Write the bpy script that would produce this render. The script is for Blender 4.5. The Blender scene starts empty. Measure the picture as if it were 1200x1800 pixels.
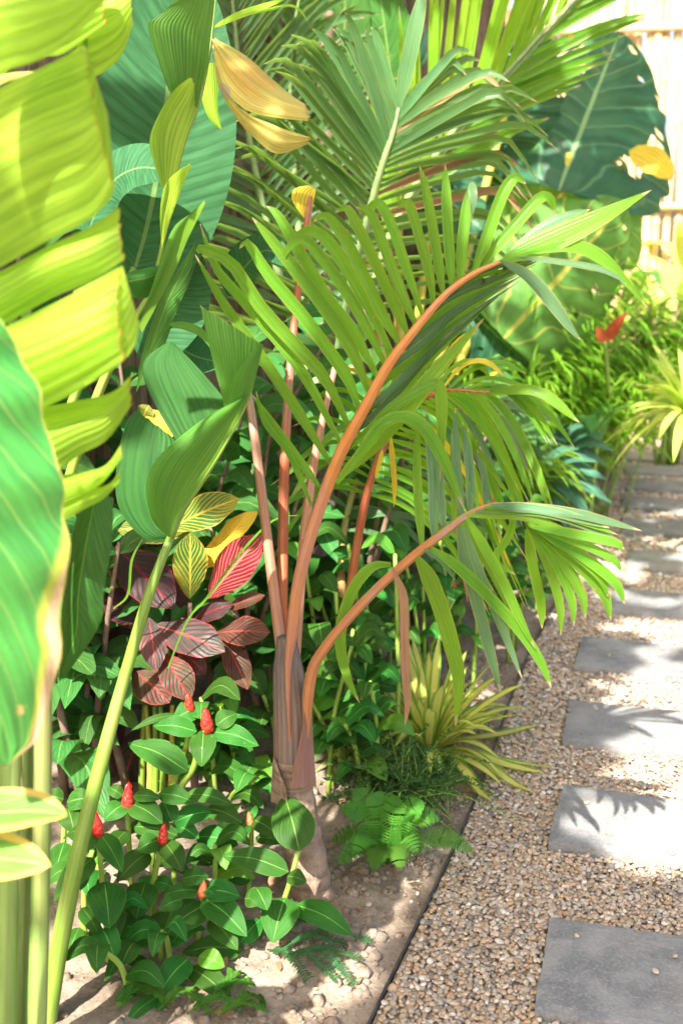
import bpy, math, random
from mathutils import Vector, Matrix, noise
import numpy as np
V = Vector
R = random.Random(11)
sc = bpy.context.scene
COL = sc.collection

# ------------------------------------------------------------------ camera, sky, sun, exposure
H = 1.35
PITCH = math.radians(13.2)
F = 2000.0
FWD = V((0, math.cos(PITCH), -math.sin(PITCH)))
UP = V((0, math.sin(PITCH), math.cos(PITCH)))
CAM = V((0, 0, H))
cd = bpy.data.cameras.new('camera')
cam = bpy.data.objects.new('camera', cd)
COL.objects.link(cam)
cam.location = CAM
cam.rotation_euler = (math.radians(90) - PITCH, 0, 0)
cd.sensor_fit = 'VERTICAL'
cd.sensor_height = 36
cd.sensor_width = 24
cd.lens = 40
cd.clip_end = 300
cd.clip_start = 0.05
cd.dof.use_dof = True
cd.dof.focus_distance = 2.28
cd.dof.aperture_fstop = 3.4
sc.camera = cam
SUN = V((-0.29, -0.62, 0.73)).normalized()
w = bpy.data.worlds.new('World')
sc.world = w
w.use_nodes = True
wn = w.node_tree.nodes
bg = wn['Background']
sky = wn.new('ShaderNodeTexSky')
sky.sky_type = 'NISHITA'
sky.sun_disc = False
sky.sun_elevation = math.asin(SUN.z)
sky.sun_rotation = math.atan2(SUN.x, SUN.y)
sky.air_density = 1.0
sky.dust_density = 5.0
sky.ozone_density = 0.4
w.node_tree.links.new(sky.outputs[0], bg.inputs[0])
bg.inputs[1].default_value = 0.118
sd = bpy.data.lights.new('sun', 'SUN')
sd.energy = 5.0
sd.angle = math.radians(0.53)
sd.color = (1, 0.95, 0.86)
so = bpy.data.objects.new('sun', sd)
COL.objects.link(so)
so.location = SUN * 20
so.rotation_euler = (-SUN).to_track_quat('-Z', 'Y').to_euler()
sc.view_settings.view_transform = 'Standard'
sc.view_settings.look = 'None'
sc.view_settings.gamma = 1
sc.view_settings.exposure = 1.82
sc.cycles.max_bounces = 5
sc.cycles.transmission_bounces = 4
sc.cycles.diffuse_bounces = 3
sc.cycles.glossy_bounces = 2

# ------------------------------------------------------------------ helpers: reading positions
def ray(px, py):
    return FWD + V(((px - 600) / F, 0, 0)) + UP * ((900 - py) / F)
def at(px, py, Y):
    d = ray(px, py)
    return CAM + d * (Y / d.y)
def gnd(px, py, z=0.0):
    d = ray(px, py)
    return CAM + d * ((z - H) / d.z)
def mpp(p):
    return (p - CAM).dot(FWD) / F
def lerp(a, b, t):
    return a + (b - a) * t
def cat(pts, n):
    """Catmull-Rom resample to n+1 points"""
    P = [pts[0] * 2 - pts[1]] + list(pts) + [pts[-1] * 2 - pts[-2]]
    m = len(pts) - 1
    out = []
    for i in range(n + 1):
        s = i / n * m
        k = min(int(s), m - 1)
        t = s - k
        a, b, c, d = P[k], P[k + 1], P[k + 2], P[k + 3]
        out.append(0.5 * ((2 * b) + (c - a) * t + (2 * a - 5 * b + 4 * c - d) * t * t + (3 * b - a - 3 * c + d) * t ** 3))
    return out
def fl(vals, t):
    m = len(vals) - 1
    s = max(0, min(1, t)) * m
    k = min(int(s), m - 1)
    return lerp(vals[k], vals[k + 1], s - k)

# ------------------------------------------------------------------ helpers: objects
def mesh_from(name, verts, faces, uvs=None, mat=None, smooth=True):
    me = bpy.data.meshes.new(name)
    me.from_pydata([tuple(v) for v in verts], [], faces)
    if uvs is not None:
        ul = me.uv_layers.new(name='UVMap')
        li = np.empty(len(me.loops), dtype=np.int32)
        me.loops.foreach_get('vertex_index', li)
        ul.data.foreach_set('uv', np.asarray(uvs, dtype=np.float32)[li].ravel())
    if smooth:
        me.polygons.foreach_set('use_smooth', [True] * len(me.polygons))
    if mat:
        me.materials.append(mat)
    me.update()
    return me
def tag(o, label=None, cat_=None, group=None, kind=None):
    if label: o['label'] = label
    if cat_: o['category'] = cat_
    if group: o['group'] = group
    if kind: o['kind'] = kind
    return o
def link(name, me, parent=None):
    o = bpy.data.objects.new(name, me)
    COL.objects.link(o)
    if parent is not None:
        o.parent = parent
        if parent.type == 'EMPTY':
            o.location = -parent.location
    return o
def obj(name, geo, mat, parent=None, smooth=True):
    v, f, uv = geo
    return link(name, mesh_from(name, v, f, uv, mat, smooth), parent)
def thing(name, label, cat_, loc, group=None):
    o = bpy.data.objects.new(name, None)
    o.empty_display_size = 0.05
    COL.objects.link(o)
    o.location = loc
    return tag(o, label, cat_, group)
def join(geos):
    v, f, u = [], [], []
    for a, b, c in geos:
        k = len(v)
        v += list(a)
        f += [tuple(i + k for i in q) for q in b]
        u += list(c)
    return v, f, u

PROF = {
    'ovate': lambda t: max(0.0, math.sin(math.pi * min(1, t) ** 0.78)) ** 0.72 * (1 - 0.12 * t),
    'lance': lambda t: max(0.0, math.sin(math.pi * t ** 0.7)) ** 0.9,
    'strap': lambda t: min(1, 0.55 + t * 1.2) * (1 - max(0, (t - 0.55) / 0.45) ** 2.2),
    'leaflet': lambda t: min(1, 0.35 + t * 3.2) * (1 - max(0, (t - 0.5) / 0.5) ** 2.4 * 0.96),
    'blunt': lambda t: min(1, 0.35 + t * 3.0) * (1 - max(0, (t - 0.6) / 0.4) ** 4 * 0.7),
    'croton': lambda t: max(0.0, math.sin(math.pi * t ** 1.0)) ** 0.8 * (0.9 + 0.2 * t),
    'heart': lambda t: max(0.0, (1 - t) ** 0.72) * min(1, 0.72 + t * 1.3),
    'oblong': lambda t: max(0.0, math.sin(math.pi * t)) ** 0.42,
}
def blade(C, hw, face, prof='ovate', nu=10, nv=4, fold=0.2, cup=0.0, wave=0.0, wf=3.0, twist=0.0, asym=(1, 1), ragged=0.0):
    P = cat(C, nu)
    f0, f1 = face if isinstance(face, tuple) else (face, face)
    pf = PROF[prof]
    vs, fs, us = [], [], []
    ph = R.random() * 6
    for i in range(nu + 1):
        t = i / nu
        T = (P[min(i + 1, nu)] - P[max(i - 1, 0)]).normalized()
        f = lerp(f0, f1, t)
        N = f - T * f.dot(T)
        if N.length < 1e-4:
            N = T.orthogonal()
        N.normalize()
        if twist:
            N = Matrix.Rotation(twist * t, 3, T) @ N
        S = T.cross(N)
        wd = max(hw * pf(t), hw * 0.012)
        if ragged:
            wd *= 1 - ragged * (0.5 + 0.5 * math.sin(t * 40 + ph) * math.sin(t * 23 + ph * 2)) * min(1, t * 4) * min(1, (1 - t) * 6)
        for j in range(nv + 1):
            v = -1 + 2 * j / nv
            x = v * wd * (asym[0] if v < 0 else asym[1])
            a = abs(x)
            y = fold * a + cup * a * abs(v)
            if wave:
                y += wave * hw * abs(v) * math.sin(wf * 6.283 * t + ph + (1.7 if v > 0 else 0)) * min(1, 4 * t, 4 * (1 - t) + .2)
            vs.append(P[i] + S * x + N * y)
            us.append((t, (v + 1) / 2))
    for i in range(nu):
        for j in range(nv):
            a = i * (nv + 1) + j
            fs.append((a, a + 1, a + nv + 2, a + nv + 1))
    return vs, fs, us
def tube(C, rad, seg=8, n=None, flat=1.0, face=None, cap=True):
    n = n or max(4, (len(C) - 1) * 4)
    P = cat(C, n)
    vs, fs, us = [], [], []
    N = None
    for i in range(n + 1):
        t = i / n
        T = (P[min(i + 1, n)] - P[max(i - 1, 0)]).normalized()
        ref = face if face is not None else (N if N is not None else (V((1, 0, 0)) if abs(T.x) < .8 else V((0, 1, 0))))
        N = (ref - T * ref.dot(T)).normalized()
        B = T.cross(N)
        r = rad(t) if callable(rad) else fl(rad, t)
        for j in range(seg):
            a = 6.28319 * j / seg
            vs.append(P[i] + N * math.cos(a) * r * flat + B * math.sin(a) * r)
            us.append((t, j / seg))
    for i in range(n):
        for j in range(seg):
            k = (j + 1) % seg
            fs.append((i * seg + j, i * seg + k, (i + 1) * seg + k, (i + 1) * seg + j))
    if cap:
        fs.append(tuple(reversed(range(seg))))
        fs.append(tuple(n * seg + j for j in range(seg)))
    return vs, fs, us
def ruled(A, B, nu=14, nv=8, bulge=0.0, dirn=None, rip=0.0, ripf=6, rag=0.35):
    """sheet between two edge curves; u runs along the edges, v from A to B"""
    PA, PB = cat(A, nu), cat(B, nu)
    dirn = dirn or V((0, -1, 0.3))
    vs, fs, us = [], [], []
    ph = R.random() * 6
    for i in range(nu + 1):
        u = i / nu
        for j in range(nv + 1):
            v = j / nv
            p = PA[i].lerp(PB[i], v)
            if rag and i == nu:
                p = p.lerp(PA[i - 1].lerp(PB[i - 1], v), rag * (0.5 + 0.5 * math.sin(v * 37 + ph * 3) * math.sin(v * 13 + ph)) * 1.6)
            p = p + dirn * (bulge * math.sin(math.pi * v) * (0.4 + 0.6 * math.sin(math.pi * min(1, u * 0.9 + .1))) + rip * math.sin(v * ripf * 6.283 + u * 2 + ph))
            vs.append(p)
            us.append((u, v))
    for i in range(nu):
        for j in range(nv):
            a = i * (nv + 1) + j
            fs.append((a, a + 1, a + nv + 2, a + nv + 1))
    return vs, fs, us
def px(*pts, Y=None):
    return [at(p[0], p[1], p[2] if len(p) > 2 else Y) for p in pts]
TOCAM = lambda p: (CAM - p).normalized()
def facing(p, up=0.5, side=0.0, jit=0.25):
    return (TOCAM(p) + V((side + R.uniform(-jit, jit), R.uniform(-jit, jit) * .5, up + R.uniform(-jit, jit)))).normalized()

# ------------------------------------------------------------------ helpers: materials
class NT:
    def __init__(s, name):
        s.m = bpy.data.materials.new(name)
        s.m.use_nodes = True
        s.t = s.m.node_tree
        s.t.nodes.clear()
        s.out = s.t.nodes.new('ShaderNodeOutputMaterial')
    def put(s, sock, v):
        if isinstance(v, bpy.types.NodeSocket):
            s.t.links.new(v, sock)
        else:
            if sock.type == 'RGBA' and len(v) == 3:
                v = (*v, 1)
            sock.default_value = v
    def n(s, typ, ins=None, out=0, **props):
        nd = s.t.nodes.new('ShaderNode' + typ)
        for k, v in props.items():
            setattr(nd, k, v)
        for k, v in (ins or {}).items():
            s.put(nd.inputs[k], v)
        return nd.outputs[out]
    def ma(s, op, a, b=0.0, c=0.0, clamp=False):
        nd = s.t.nodes.new('ShaderNodeMath')
        nd.operation = op
        nd.use_clamp = clamp
        for i, v in enumerate((a, b, c)):
            s.put(nd.inputs[i], v)
        return nd.outputs[0]
    def mix(s, f, a, b, blend='MIX'):
        nd = s.t.nodes.new('ShaderNodeMix')
        nd.data_type = 'RGBA'
        nd.blend_type = blend
        s.put(nd.inputs[0], f)
        s.put(nd.inputs[6], a)
        s.put(nd.inputs[7], b)
        return nd.outputs[2]
    def step(s, x, a, b):
        nd = s.t.nodes.new('ShaderNodeMapRange')
        nd.interpolation_type = 'SMOOTHSTEP'
        s.put(nd.inputs[0], x)
        s.put(nd.inputs[1], a)
        s.put(nd.inputs[2], b)
        return nd.outputs[0]
    def noise(s, scale, detail=3, vec=None, out=0, rough=0.5):
        ins = {'Scale': scale, 'Detail': detail, 'Roughness': rough}
        if vec is not None:
            ins['Vector'] = vec
        return s.n('TexNoise', ins, out)
    def ramp(s, x, stops):
        nd = s.t.nodes.new('ShaderNodeValToRGB')
        s.put(nd.inputs[0], x)
        e = nd.color_ramp.elements
        while len(e) < len(stops):
            e.new(0.5)
        for k, (p, c) in zip(e, stops):
            k.position = p
            k.color = (*c, 1)
        return nd.outputs[0]
    def pos(s):
        return s.n('TexCoord', out=3)

def leafmat(name, base, dark, tcol, tr=0.4, rough=0.42, pat='pinnate', nv=16, slope=0.5, veinc=None, veinw=0.12, veinamt=0.5,
            ribc=None, ribw=0.05, edgec=None, edgew=0.05, tipc=None, tipw=0.06, spotc=None, spots=0.68, spotscale=28, under=None,
            bump=0.25, mott=9, spec=0.4, extra=None, vary=0.3, coat=0.0, warp=0.35):
    s = NT(name)
    uv = s.n('SeparateXYZ', {0: s.n('TexCoord', out=2)})
    sep = uv.node
    u, v = sep.outputs[0], sep.outputs[1]
    a = s.ma('ABSOLUTE', s.ma('SUBTRACT', s.ma('MULTIPLY', v, 2.0), 1.0))
    P = s.pos()
    rnd = s.n('ObjectInfo', out=5)
    nz = s.noise(mott, 4, P)
    if pat == 'pinnate':
        ph = s.ma('ADD', s.ma('MULTIPLY', u, float(nv)), s.ma('MULTIPLY', a, -nv * slope))
    else:
        ph = s.ma('MULTIPLY', v, float(nv))
    ph = s.ma('ADD', ph, s.ma('MULTIPLY', nz, warp))
    tri = s.ma('ABSOLUTE', s.ma('SUBTRACT', s.ma('FRACT', ph), 0.5))   # 0 centre of vein .. 0.5
    vein = s.ma('SUBTRACT', 1.0, s.step(tri, 0.0, veinw))
    col = s.mix(s.step(nz, 0.3, 0.7), dark, base)
    if pat != 'plain':
        sv = s.n('CombineXYZ', {0: s.ma('MULTIPLY', (u if pat != 'pinnate' else a), 1.5), 1: s.ma('MULTIPLY', ph, 2.3), 2: s.ma('MULTIPLY', rnd, 40.0)})
        stk = s.noise(1.0, 3, sv)
        col = s.mix(s.ma('MULTIPLY', s.step(stk, 0.35, 0.75), 0.6), col, tuple(c * 1.6 for c in base))
        col = s.mix(s.ma('MULTIPLY', s.step(stk, 0.5, 0.25), 0.45), col, tuple(c * .62 for c in dark))
    if veinc:
        col = s.mix(s.ma('MULTIPLY', vein, veinamt), col, veinc)
    if extra:
        col = extra(s, col, u, v, a, tri, P)
    if ribc:
        col = s.mix(s.ma('SUBTRACT', 1.0, s.step(a, ribw * 0.5, ribw)), col, ribc)
    if spotc:
        sp = s.noise(spotscale, 3, P)
        col = s.mix(s.step(sp, spots, spots + 0.03), col, spotc)
    if edgec:
        e = s.ma('ADD', (a if pat != 'ruled' else u), s.ma('MULTIPLY', s.ma('SUBTRACT', s.noise(25, 2, P), 0.5), edgew))
        col = s.mix(s.step(e, 1 - edgew, 1 - edgew * 0.35), col, edgec)
    if tipc:
        e = s.ma('ADD', u, s.ma('MULTIPLY', s.ma('SUBTRACT', s.noise(40, 2, P), 0.5), 0.06))
        col = s.mix(s.step(e, 1 - tipw, 1 - tipw * 0.5), col, tipc)
    if vary:
        hsv = s.n('HueSaturation', {'Hue': s.ma('ADD', 0.5 - vary * 0.04, s.ma('MULTIPLY', rnd, vary * 0.08)), 'Saturation': 1.0,
                                    'Value': s.ma('ADD', 1 - vary / 2, s.ma('MULTIPLY', rnd, vary)), 'Color': col})
        col = hsv
    if under:
        col = s.mix(s.ma('MULTIPLY', s.n('NewGeometry', out=6), 0.75), col, under)
    tc = s.mix(0.55, s.mix(1.0, col, (2.2, 2.2, 1.6), 'MULTIPLY'), tcol)
    hgt = s.ma('ADD', s.ma('MULTIPLY', tri, 1.0), s.ma('MULTIPLY', nz, 0.6))
    bn = s.n('Bump', {'Strength': bump, 'Distance': 0.004, 'Height': hgt})
    rg = s.ma('ADD', rough - 0.08, s.ma('MULTIPLY', nz, 0.16))
    pb = s.n('BsdfPrincipled', {'Base Color': col, 'Roughness': rg, 'Specular IOR Level': spec * 0.55, 'Normal': bn, 'Coat Weight': coat, 'Coat Roughness': 0.25})
    tl = s.n('BsdfTranslucent', {'Color': tc, 'Normal': bn})
    ms = s.n('MixShader', {0: tr, 1: pb, 2: tl})
    s.t.links.new(ms, s.out.inputs[0])
    return s.m
def plainmat(name, c1, c2, rough=0.6, scale=20, bump=0.3, dist=0.003, lines=0, c3=None, spec=0.3, stretch=None, sub=0.0):
    s = NT(name)
    P = s.pos()
    if stretch:
        P = s.n('Mapping', {0: P, 3: stretch})
    nz = s.noise(scale, 5, P, rough=0.6)
    col = s.mix(s.step(nz, 0.3, 0.7), c1, c2)
    h = nz
    if c3:
        n2 = s.noise(scale * 0.28, 3, P)
        col = s.mix(s.step(n2, 0.5, 0.68), col, c3)
    if lines:
        sep = s.n('SeparateXYZ', {0: s.n('TexCoord', out=2)}).node
        f = s.ma('ABSOLUTE', s.ma('SUBTRACT', s.ma('FRACT', s.ma('ADD', s.ma('MULTIPLY', sep.outputs[1], float(lines)), s.ma('MULTIPLY', nz, 0.4))), 0.5))
        col = s.mix(s.ma('MULTIPLY', s.step(f, 0.25, 0.5), 0.35), col, tuple(x * 0.55 for x in c1))
        h = s.ma('ADD', nz, f)
    bn = s.n('Bump', {'Strength': bump, 'Distance': dist, 'Height': h})
    pb = s.n('BsdfPrincipled', {'Base Color': col, 'Roughness': rough, 'Specular IOR Level': spec, 'Normal': bn})
    s.t.links.new(pb, s.out.inputs[0])
    return s.m

M = {}
# broad ribbed leaves (banana like)
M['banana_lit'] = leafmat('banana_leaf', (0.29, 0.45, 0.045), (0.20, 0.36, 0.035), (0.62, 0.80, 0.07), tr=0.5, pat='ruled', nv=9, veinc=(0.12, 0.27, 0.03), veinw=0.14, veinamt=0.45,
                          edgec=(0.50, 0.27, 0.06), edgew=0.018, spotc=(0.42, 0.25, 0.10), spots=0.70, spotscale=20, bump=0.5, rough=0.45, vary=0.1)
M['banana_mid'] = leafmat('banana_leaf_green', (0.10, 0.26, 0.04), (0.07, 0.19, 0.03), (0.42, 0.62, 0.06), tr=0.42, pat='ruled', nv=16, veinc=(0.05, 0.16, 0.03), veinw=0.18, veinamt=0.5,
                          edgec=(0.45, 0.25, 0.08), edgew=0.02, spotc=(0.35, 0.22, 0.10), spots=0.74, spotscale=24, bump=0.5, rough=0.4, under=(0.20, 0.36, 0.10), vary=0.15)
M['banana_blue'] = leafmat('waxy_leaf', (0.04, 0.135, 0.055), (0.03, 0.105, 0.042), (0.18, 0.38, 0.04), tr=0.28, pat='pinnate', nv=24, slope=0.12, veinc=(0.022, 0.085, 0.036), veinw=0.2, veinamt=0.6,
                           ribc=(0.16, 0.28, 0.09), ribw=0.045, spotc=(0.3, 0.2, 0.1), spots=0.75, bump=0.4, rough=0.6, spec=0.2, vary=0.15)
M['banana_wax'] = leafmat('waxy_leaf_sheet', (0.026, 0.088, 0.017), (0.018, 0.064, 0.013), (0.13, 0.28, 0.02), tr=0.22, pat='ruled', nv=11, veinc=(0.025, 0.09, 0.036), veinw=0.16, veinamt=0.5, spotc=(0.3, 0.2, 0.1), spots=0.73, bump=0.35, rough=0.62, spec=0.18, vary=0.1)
M['deep'] = leafmat('deep_green_leaf', (0.045, 0.16, 0.025), (0.03, 0.11, 0.02), (0.25, 0.46, 0.04), tr=0.33, pat='pinnate', nv=18, slope=0.3, veinc=(0.09, 0.22, 0.05), veinamt=0.4,
                    ribc=(0.18, 0.32, 0.08), ribw=0.04, bump=0.35, rough=0.35, spec=0.55)
def bleach(s, col, u, v, a, tri, P):
    n = s.noise(5, 3, P)
    k = s.step(s.ma('ADD', s.ma('ADD', s.ma('MULTIPLY', s.ma('SUBTRACT', 1.0, v), 0.75), s.ma('MULTIPLY', u, 0.40)), s.ma('MULTIPLY', n, 0.42)), 1.15, 1.19)
    k2 = s.step(s.ma('ADD', s.ma('ADD', s.ma('MULTIPLY', s.ma('SUBTRACT', 1.0, v), 0.75), s.ma('MULTIPLY', u, 0.40)), s.ma('MULTIPLY', n, 0.42)), 1.20, 1.23)
    col = s.mix(k, col, (0.42, 0.46, 0.07))
    return s.mix(k2, col, (0.66, 0.42, 0.26))
M['glossy'] = leafmat('glossy_leaf', (0.05, 0.24, 0.045), (0.035, 0.17, 0.03), (0.28, 0.55, 0.06), tr=0.3, pat='pinnate', nv=8, slope=0.35, veinc=(0.24, 0.36, 0.09), veinw=0.06, veinamt=0.65,
                      edgec=(0.45, 0.42, 0.09), edgew=0.03, spotc=(0.4, 0.3, 0.1), spots=0.72, bump=0.9, rough=0.26, spec=0.9, extra=bleach, vary=0, coat=0.3)
def dryextra(s, col, u, v, a, tri, P):
    n = s.noise(9, 4, P)
    col = s.mix(s.ma('MULTIPLY', s.step(n, 0.5, 0.64), 0.5), col, (0.46, 0.22, 0.05))
    n2 = s.noise(6, 3, P)
    col = s.mix(s.step(n2, 0.55, 0.62), col, (0.36, 0.42, 0.10))
    vor = s.noise(7.5, 2, s.n('VectorMath', {0: P, 1: (3, 5, 2)}, operation='ADD'))
    return s.mix(s.step(vor, 0.575, 0.59), col, (0.40, 0.30, 0.22))
M['dry_leaf'] = leafmat('dying_leaf', (0.50, 0.42, 0.12), (0.42, 0.36, 0.09), (0.55, 0.46, 0.12), tr=0.3, pat='ruled', nv=16, veinc=(0.36, 0.27, 0.09), veinamt=0.35, edgec=(0.40, 0.24, 0.12), edgew=0.06, extra=dryextra, rough=0.55, vary=0)
# palm leaflets
pl = dict(pat='parallel', nv=7, veinw=0.16, veinamt=0.5, tipc=(0.40, 0.29, 0.17), tipw=0.07, bump=0.4, ribc=None)
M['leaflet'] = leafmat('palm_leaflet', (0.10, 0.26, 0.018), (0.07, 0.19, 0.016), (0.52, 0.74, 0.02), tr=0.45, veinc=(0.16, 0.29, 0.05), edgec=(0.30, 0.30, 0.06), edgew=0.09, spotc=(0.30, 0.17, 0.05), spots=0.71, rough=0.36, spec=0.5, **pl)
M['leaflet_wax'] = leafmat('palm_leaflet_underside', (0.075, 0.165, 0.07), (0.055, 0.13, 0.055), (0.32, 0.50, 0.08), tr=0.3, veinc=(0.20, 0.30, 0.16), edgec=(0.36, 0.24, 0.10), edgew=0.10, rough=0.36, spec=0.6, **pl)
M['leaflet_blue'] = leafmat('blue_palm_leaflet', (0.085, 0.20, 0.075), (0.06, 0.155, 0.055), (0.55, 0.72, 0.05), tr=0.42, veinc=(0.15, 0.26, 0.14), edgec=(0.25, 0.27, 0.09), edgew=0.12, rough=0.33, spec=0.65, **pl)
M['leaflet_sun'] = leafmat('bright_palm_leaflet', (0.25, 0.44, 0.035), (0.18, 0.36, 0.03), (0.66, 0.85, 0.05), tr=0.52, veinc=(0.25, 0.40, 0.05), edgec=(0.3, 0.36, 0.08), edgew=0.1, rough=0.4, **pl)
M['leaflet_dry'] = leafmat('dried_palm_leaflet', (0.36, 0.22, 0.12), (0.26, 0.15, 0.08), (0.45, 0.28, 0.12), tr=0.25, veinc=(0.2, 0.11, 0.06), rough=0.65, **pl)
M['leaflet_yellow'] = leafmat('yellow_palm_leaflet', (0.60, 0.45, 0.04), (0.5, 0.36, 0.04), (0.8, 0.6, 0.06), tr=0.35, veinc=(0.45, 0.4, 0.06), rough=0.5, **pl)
# costus
M['costus'] = leafmat('ginger_leaf', (0.030, 0.112, 0.014), (0.019, 0.075, 0.010), (0.14, 0.30, 0.015), tr=0.18, pat='pinnate', nv=12, slope=-0.9, veinc=(0.06, 0.20, 0.04), veinw=0.15, veinamt=0.3,
                      ribc=(0.14, 0.32, 0.06), ribw=0.045, edgec=(0.10, 0.26, 0.04), edgew=0.03, spotc=(0.33, 0.36, 0.22), spots=0.74, spotscale=70, bump=0.25, rough=0.5, spec=0.26, under=(0.10, 0.22, 0.05), vary=0.6)
M['costus_young'] = leafmat('young_ginger_leaf', (0.10, 0.28, 0.03), (0.07, 0.22, 0.025), (0.40, 0.65, 0.04), tr=0.36, pat='pinnate', nv=12, slope=-0.9, veinc=(0.14, 0.34, 0.05), veinamt=0.3, ribc=(0.25, 0.42, 0.08), ribw=0.05, rough=0.36, spec=0.5)
M['costus_stem'] = plainmat('ginger_stem', (0.22, 0.36, 0.05), (0.30, 0.42, 0.07), 0.45, 40, 0.15)
M['bract'] = plainmat('red_bract', (0.55, 0.02, 0.015), (0.66, 0.05, 0.025), 0.28, 60, 0.1, spec=0.6)
M['bract_pale'] = plainmat('orange_bract', (0.60, 0.12, 0.05), (0.62, 0.22, 0.08), 0.4, 60, 0.2)
M['bract_rust'] = plainmat('rusty_bract', (0.30, 0.045, 0.02), (0.42, 0.10, 0.03), 0.5, 30, 0.2)
# croton
def croton(name, base, dark, vein, edge, amt, nv=9, netw=0.30, gloss=0.36):
    def ex(s, col, u, v, a, tri, P):
        n = s.noise(16, 3, P)
        wdt = s.ma('ADD', netw * 0.35, s.ma('MULTIPLY', n, netw * 0.75))
        k = s.ma('SUBTRACT', 1.0, s.step(tri, s.ma('MULTIPLY', wdt, 0.7), wdt))
        col = s.mix(s.ma('MULTIPLY', k, amt), col, vein)
        n2 = s.noise(7, 2, P)
        return s.mix(s.ma('MULTIPLY', s.step(n2, 0.55, 0.72), amt * 0.6), col, vein)
    return leafmat(name, base, dark, tuple(min(1, c * 1.6) for c in vein), tr=0.22, pat='pinnate', nv=nv, slope=0.45, ribc=vein, ribw=0.085, edgec=edge, edgew=0.07, extra=ex, warp=1.5, mott=14, bump=0.5, rough=gloss + .1, spec=0.28, vary=0.15)
M['croton_dark'] = croton('croton_dark_leaf', (0.045, 0.022, 0.025), (0.028, 0.03, 0.022), (0.20, 0.02, 0.03), (0.16, 0.016, 0.025), 0.35, 8, 0.08)
M['croton_grey'] = croton('croton_grey_leaf', (0.04, 0.055, 0.042), (0.05, 0.03, 0.032), (0.42, 0.06, 0.06), (0.22, 0.025, 0.04), 0.35, 7, 0.07, 0.3)
M['croton_red'] = croton('croton_red_leaf', (0.04, 0.055, 0.03), (0.06, 0.022, 0.022), (0.33, 0.045, 0.035), (0.33, 0.04, 0.035), 0.7, 8, 0.12)
M['croton_pink'] = croton('croton_pink_leaf', (0.20, 0.012, 0.025), (0.13, 0.01, 0.02), (0.50, 0.20, 0.11), (0.34, 0.018, 0.032), 0.75, 11, 0.18)
M['croton_yellow'] = croton('croton_yellow_leaf', (0.04, 0.12, 0.02), (0.03, 0.08, 0.015), (0.50, 0.36, 0.05), (0.44, 0.26, 0.04), 0.88, 9, 0.16)
M['croton_gold'] = croton('croton_gold_leaf', (0.58, 0.36, 0.03), (0.40, 0.36, 0.04), (0.68, 0.44, 0.05), (0.68, 0.38, 0.05), 0.6, 9, 0.3)
# striped strap leaves
def strap(s, col, u, v, a, tri, P):
    n = s.noise(30, 2, P)
    return s.mix(s.step(s.ma('ADD', a, s.ma('MULTIPLY', n, 0.25)), 0.66, 0.82), (0.66, 0.62, 0.17), col)
M['spider'] = leafmat('striped_strap_leaf', (0.15, 0.30, 0.04), (0.12, 0.24, 0.03), (0.70, 0.72, 0.12), tr=0.4, pat='parallel', nv=6, veinc=(0.3, 0.4, 0.08), veinamt=0.25, extra=strap, rough=0.4, vary=0.2)
M['strap_green'] = leafmat('lime_strap_leaf', (0.42, 0.52, 0.12), (0.30, 0.44, 0.08), (0.75, 0.80, 0.10), tr=0.45, pat='parallel', nv=5, veinc=(0.5, 0.55, 0.15), veinamt=0.4, rough=0.32, spec=0.6, vary=0.3)
def varieg(s, col, u, v, a, tri, P):
    n = s.noise(14, 4, P)
    k = s.step(s.ma('ADD', s.ma('ADD', s.ma('MULTIPLY', a, 0.9), s.ma('MULTIPLY', u, 0.55)), s.ma('MULTIPLY', s.ma('SUBTRACT', n, 0.5), 0.8)), 0.93, 0.99)
    return s.mix(k, col, (0.52, 0.38, 0.09))
M['varieg'] = leafmat('variegated_leaf', (0.10, 0.24, 0.04), (0.06, 0.16, 0.03), (0.42, 0.42, 0.09), tr=0.25, pat='pinnate', nv=9, slope=0.6, veinc=(0.30, 0.42, 0.12), veinw=0.08, veinamt=0.5, ribc=(0.5, 0.55, 0.2), ribw=0.03, extra=varieg, rough=0.36, vary=0)
M['fern'] = leafmat('fern_leaf', (0.075, 0.22, 0.025), (0.05, 0.155, 0.02), (0.30, 0.55, 0.04), tr=0.32, pat='plain', nv=1, bump=0.1, rough=0.5, vary=0.35)
M['fine'] = leafmat('fine_foliage', (0.055, 0.15, 0.04), (0.04, 0.11, 0.03), (0.22, 0.40, 0.06), tr=0.3, pat='plain', nv=1, bump=0.1, rough=0.5, mott=14)
M['cover'] = leafmat('groundcover_leaf', (0.05, 0.15, 0.05), (0.035, 0.11, 0.04), (0.2, 0.4, 0.06), tr=0.25, pat='plain', nv=1, bump=0.1, rough=0.45)
M['alocasia'] = leafmat('elephant_ear_leaf', (0.032, 0.11, 0.055), (0.022, 0.08, 0.04), (0.22, 0.45, 0.08), tr=0.25, pat='pinnate', nv=7, slope=0.28, veinc=(0.14, 0.28, 0.13), veinw=0.07, veinamt=0.65,
                        ribc=(0.22, 0.38, 0.16), ribw=0.03, bump=0.7, rough=0.38, spec=0.4, vary=0.1)
M['alocasia_under'] = leafmat('elephant_ear_underside', (0.11, 0.25, 0.05), (0.08, 0.19, 0.04), (0.35, 0.58, 0.06), tr=0.45, pat='pinnate', nv=6, slope=0.35, veinc=(0.46, 0.47, 0.10), veinw=0.07, veinamt=0.8, ribc=(0.5, 0.48, 0.1), ribw=0.045, bump=0.6, vary=0.1)
M['olive'] = leafmat('yellowing_leaf', (0.40, 0.38, 0.06), (0.28, 0.30, 0.05), (0.6, 0.55, 0.08), tr=0.35, pat='pinnate', nv=7, slope=0.3, veinc=(0.5, 0.45, 0.1), vary=0.2)
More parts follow.
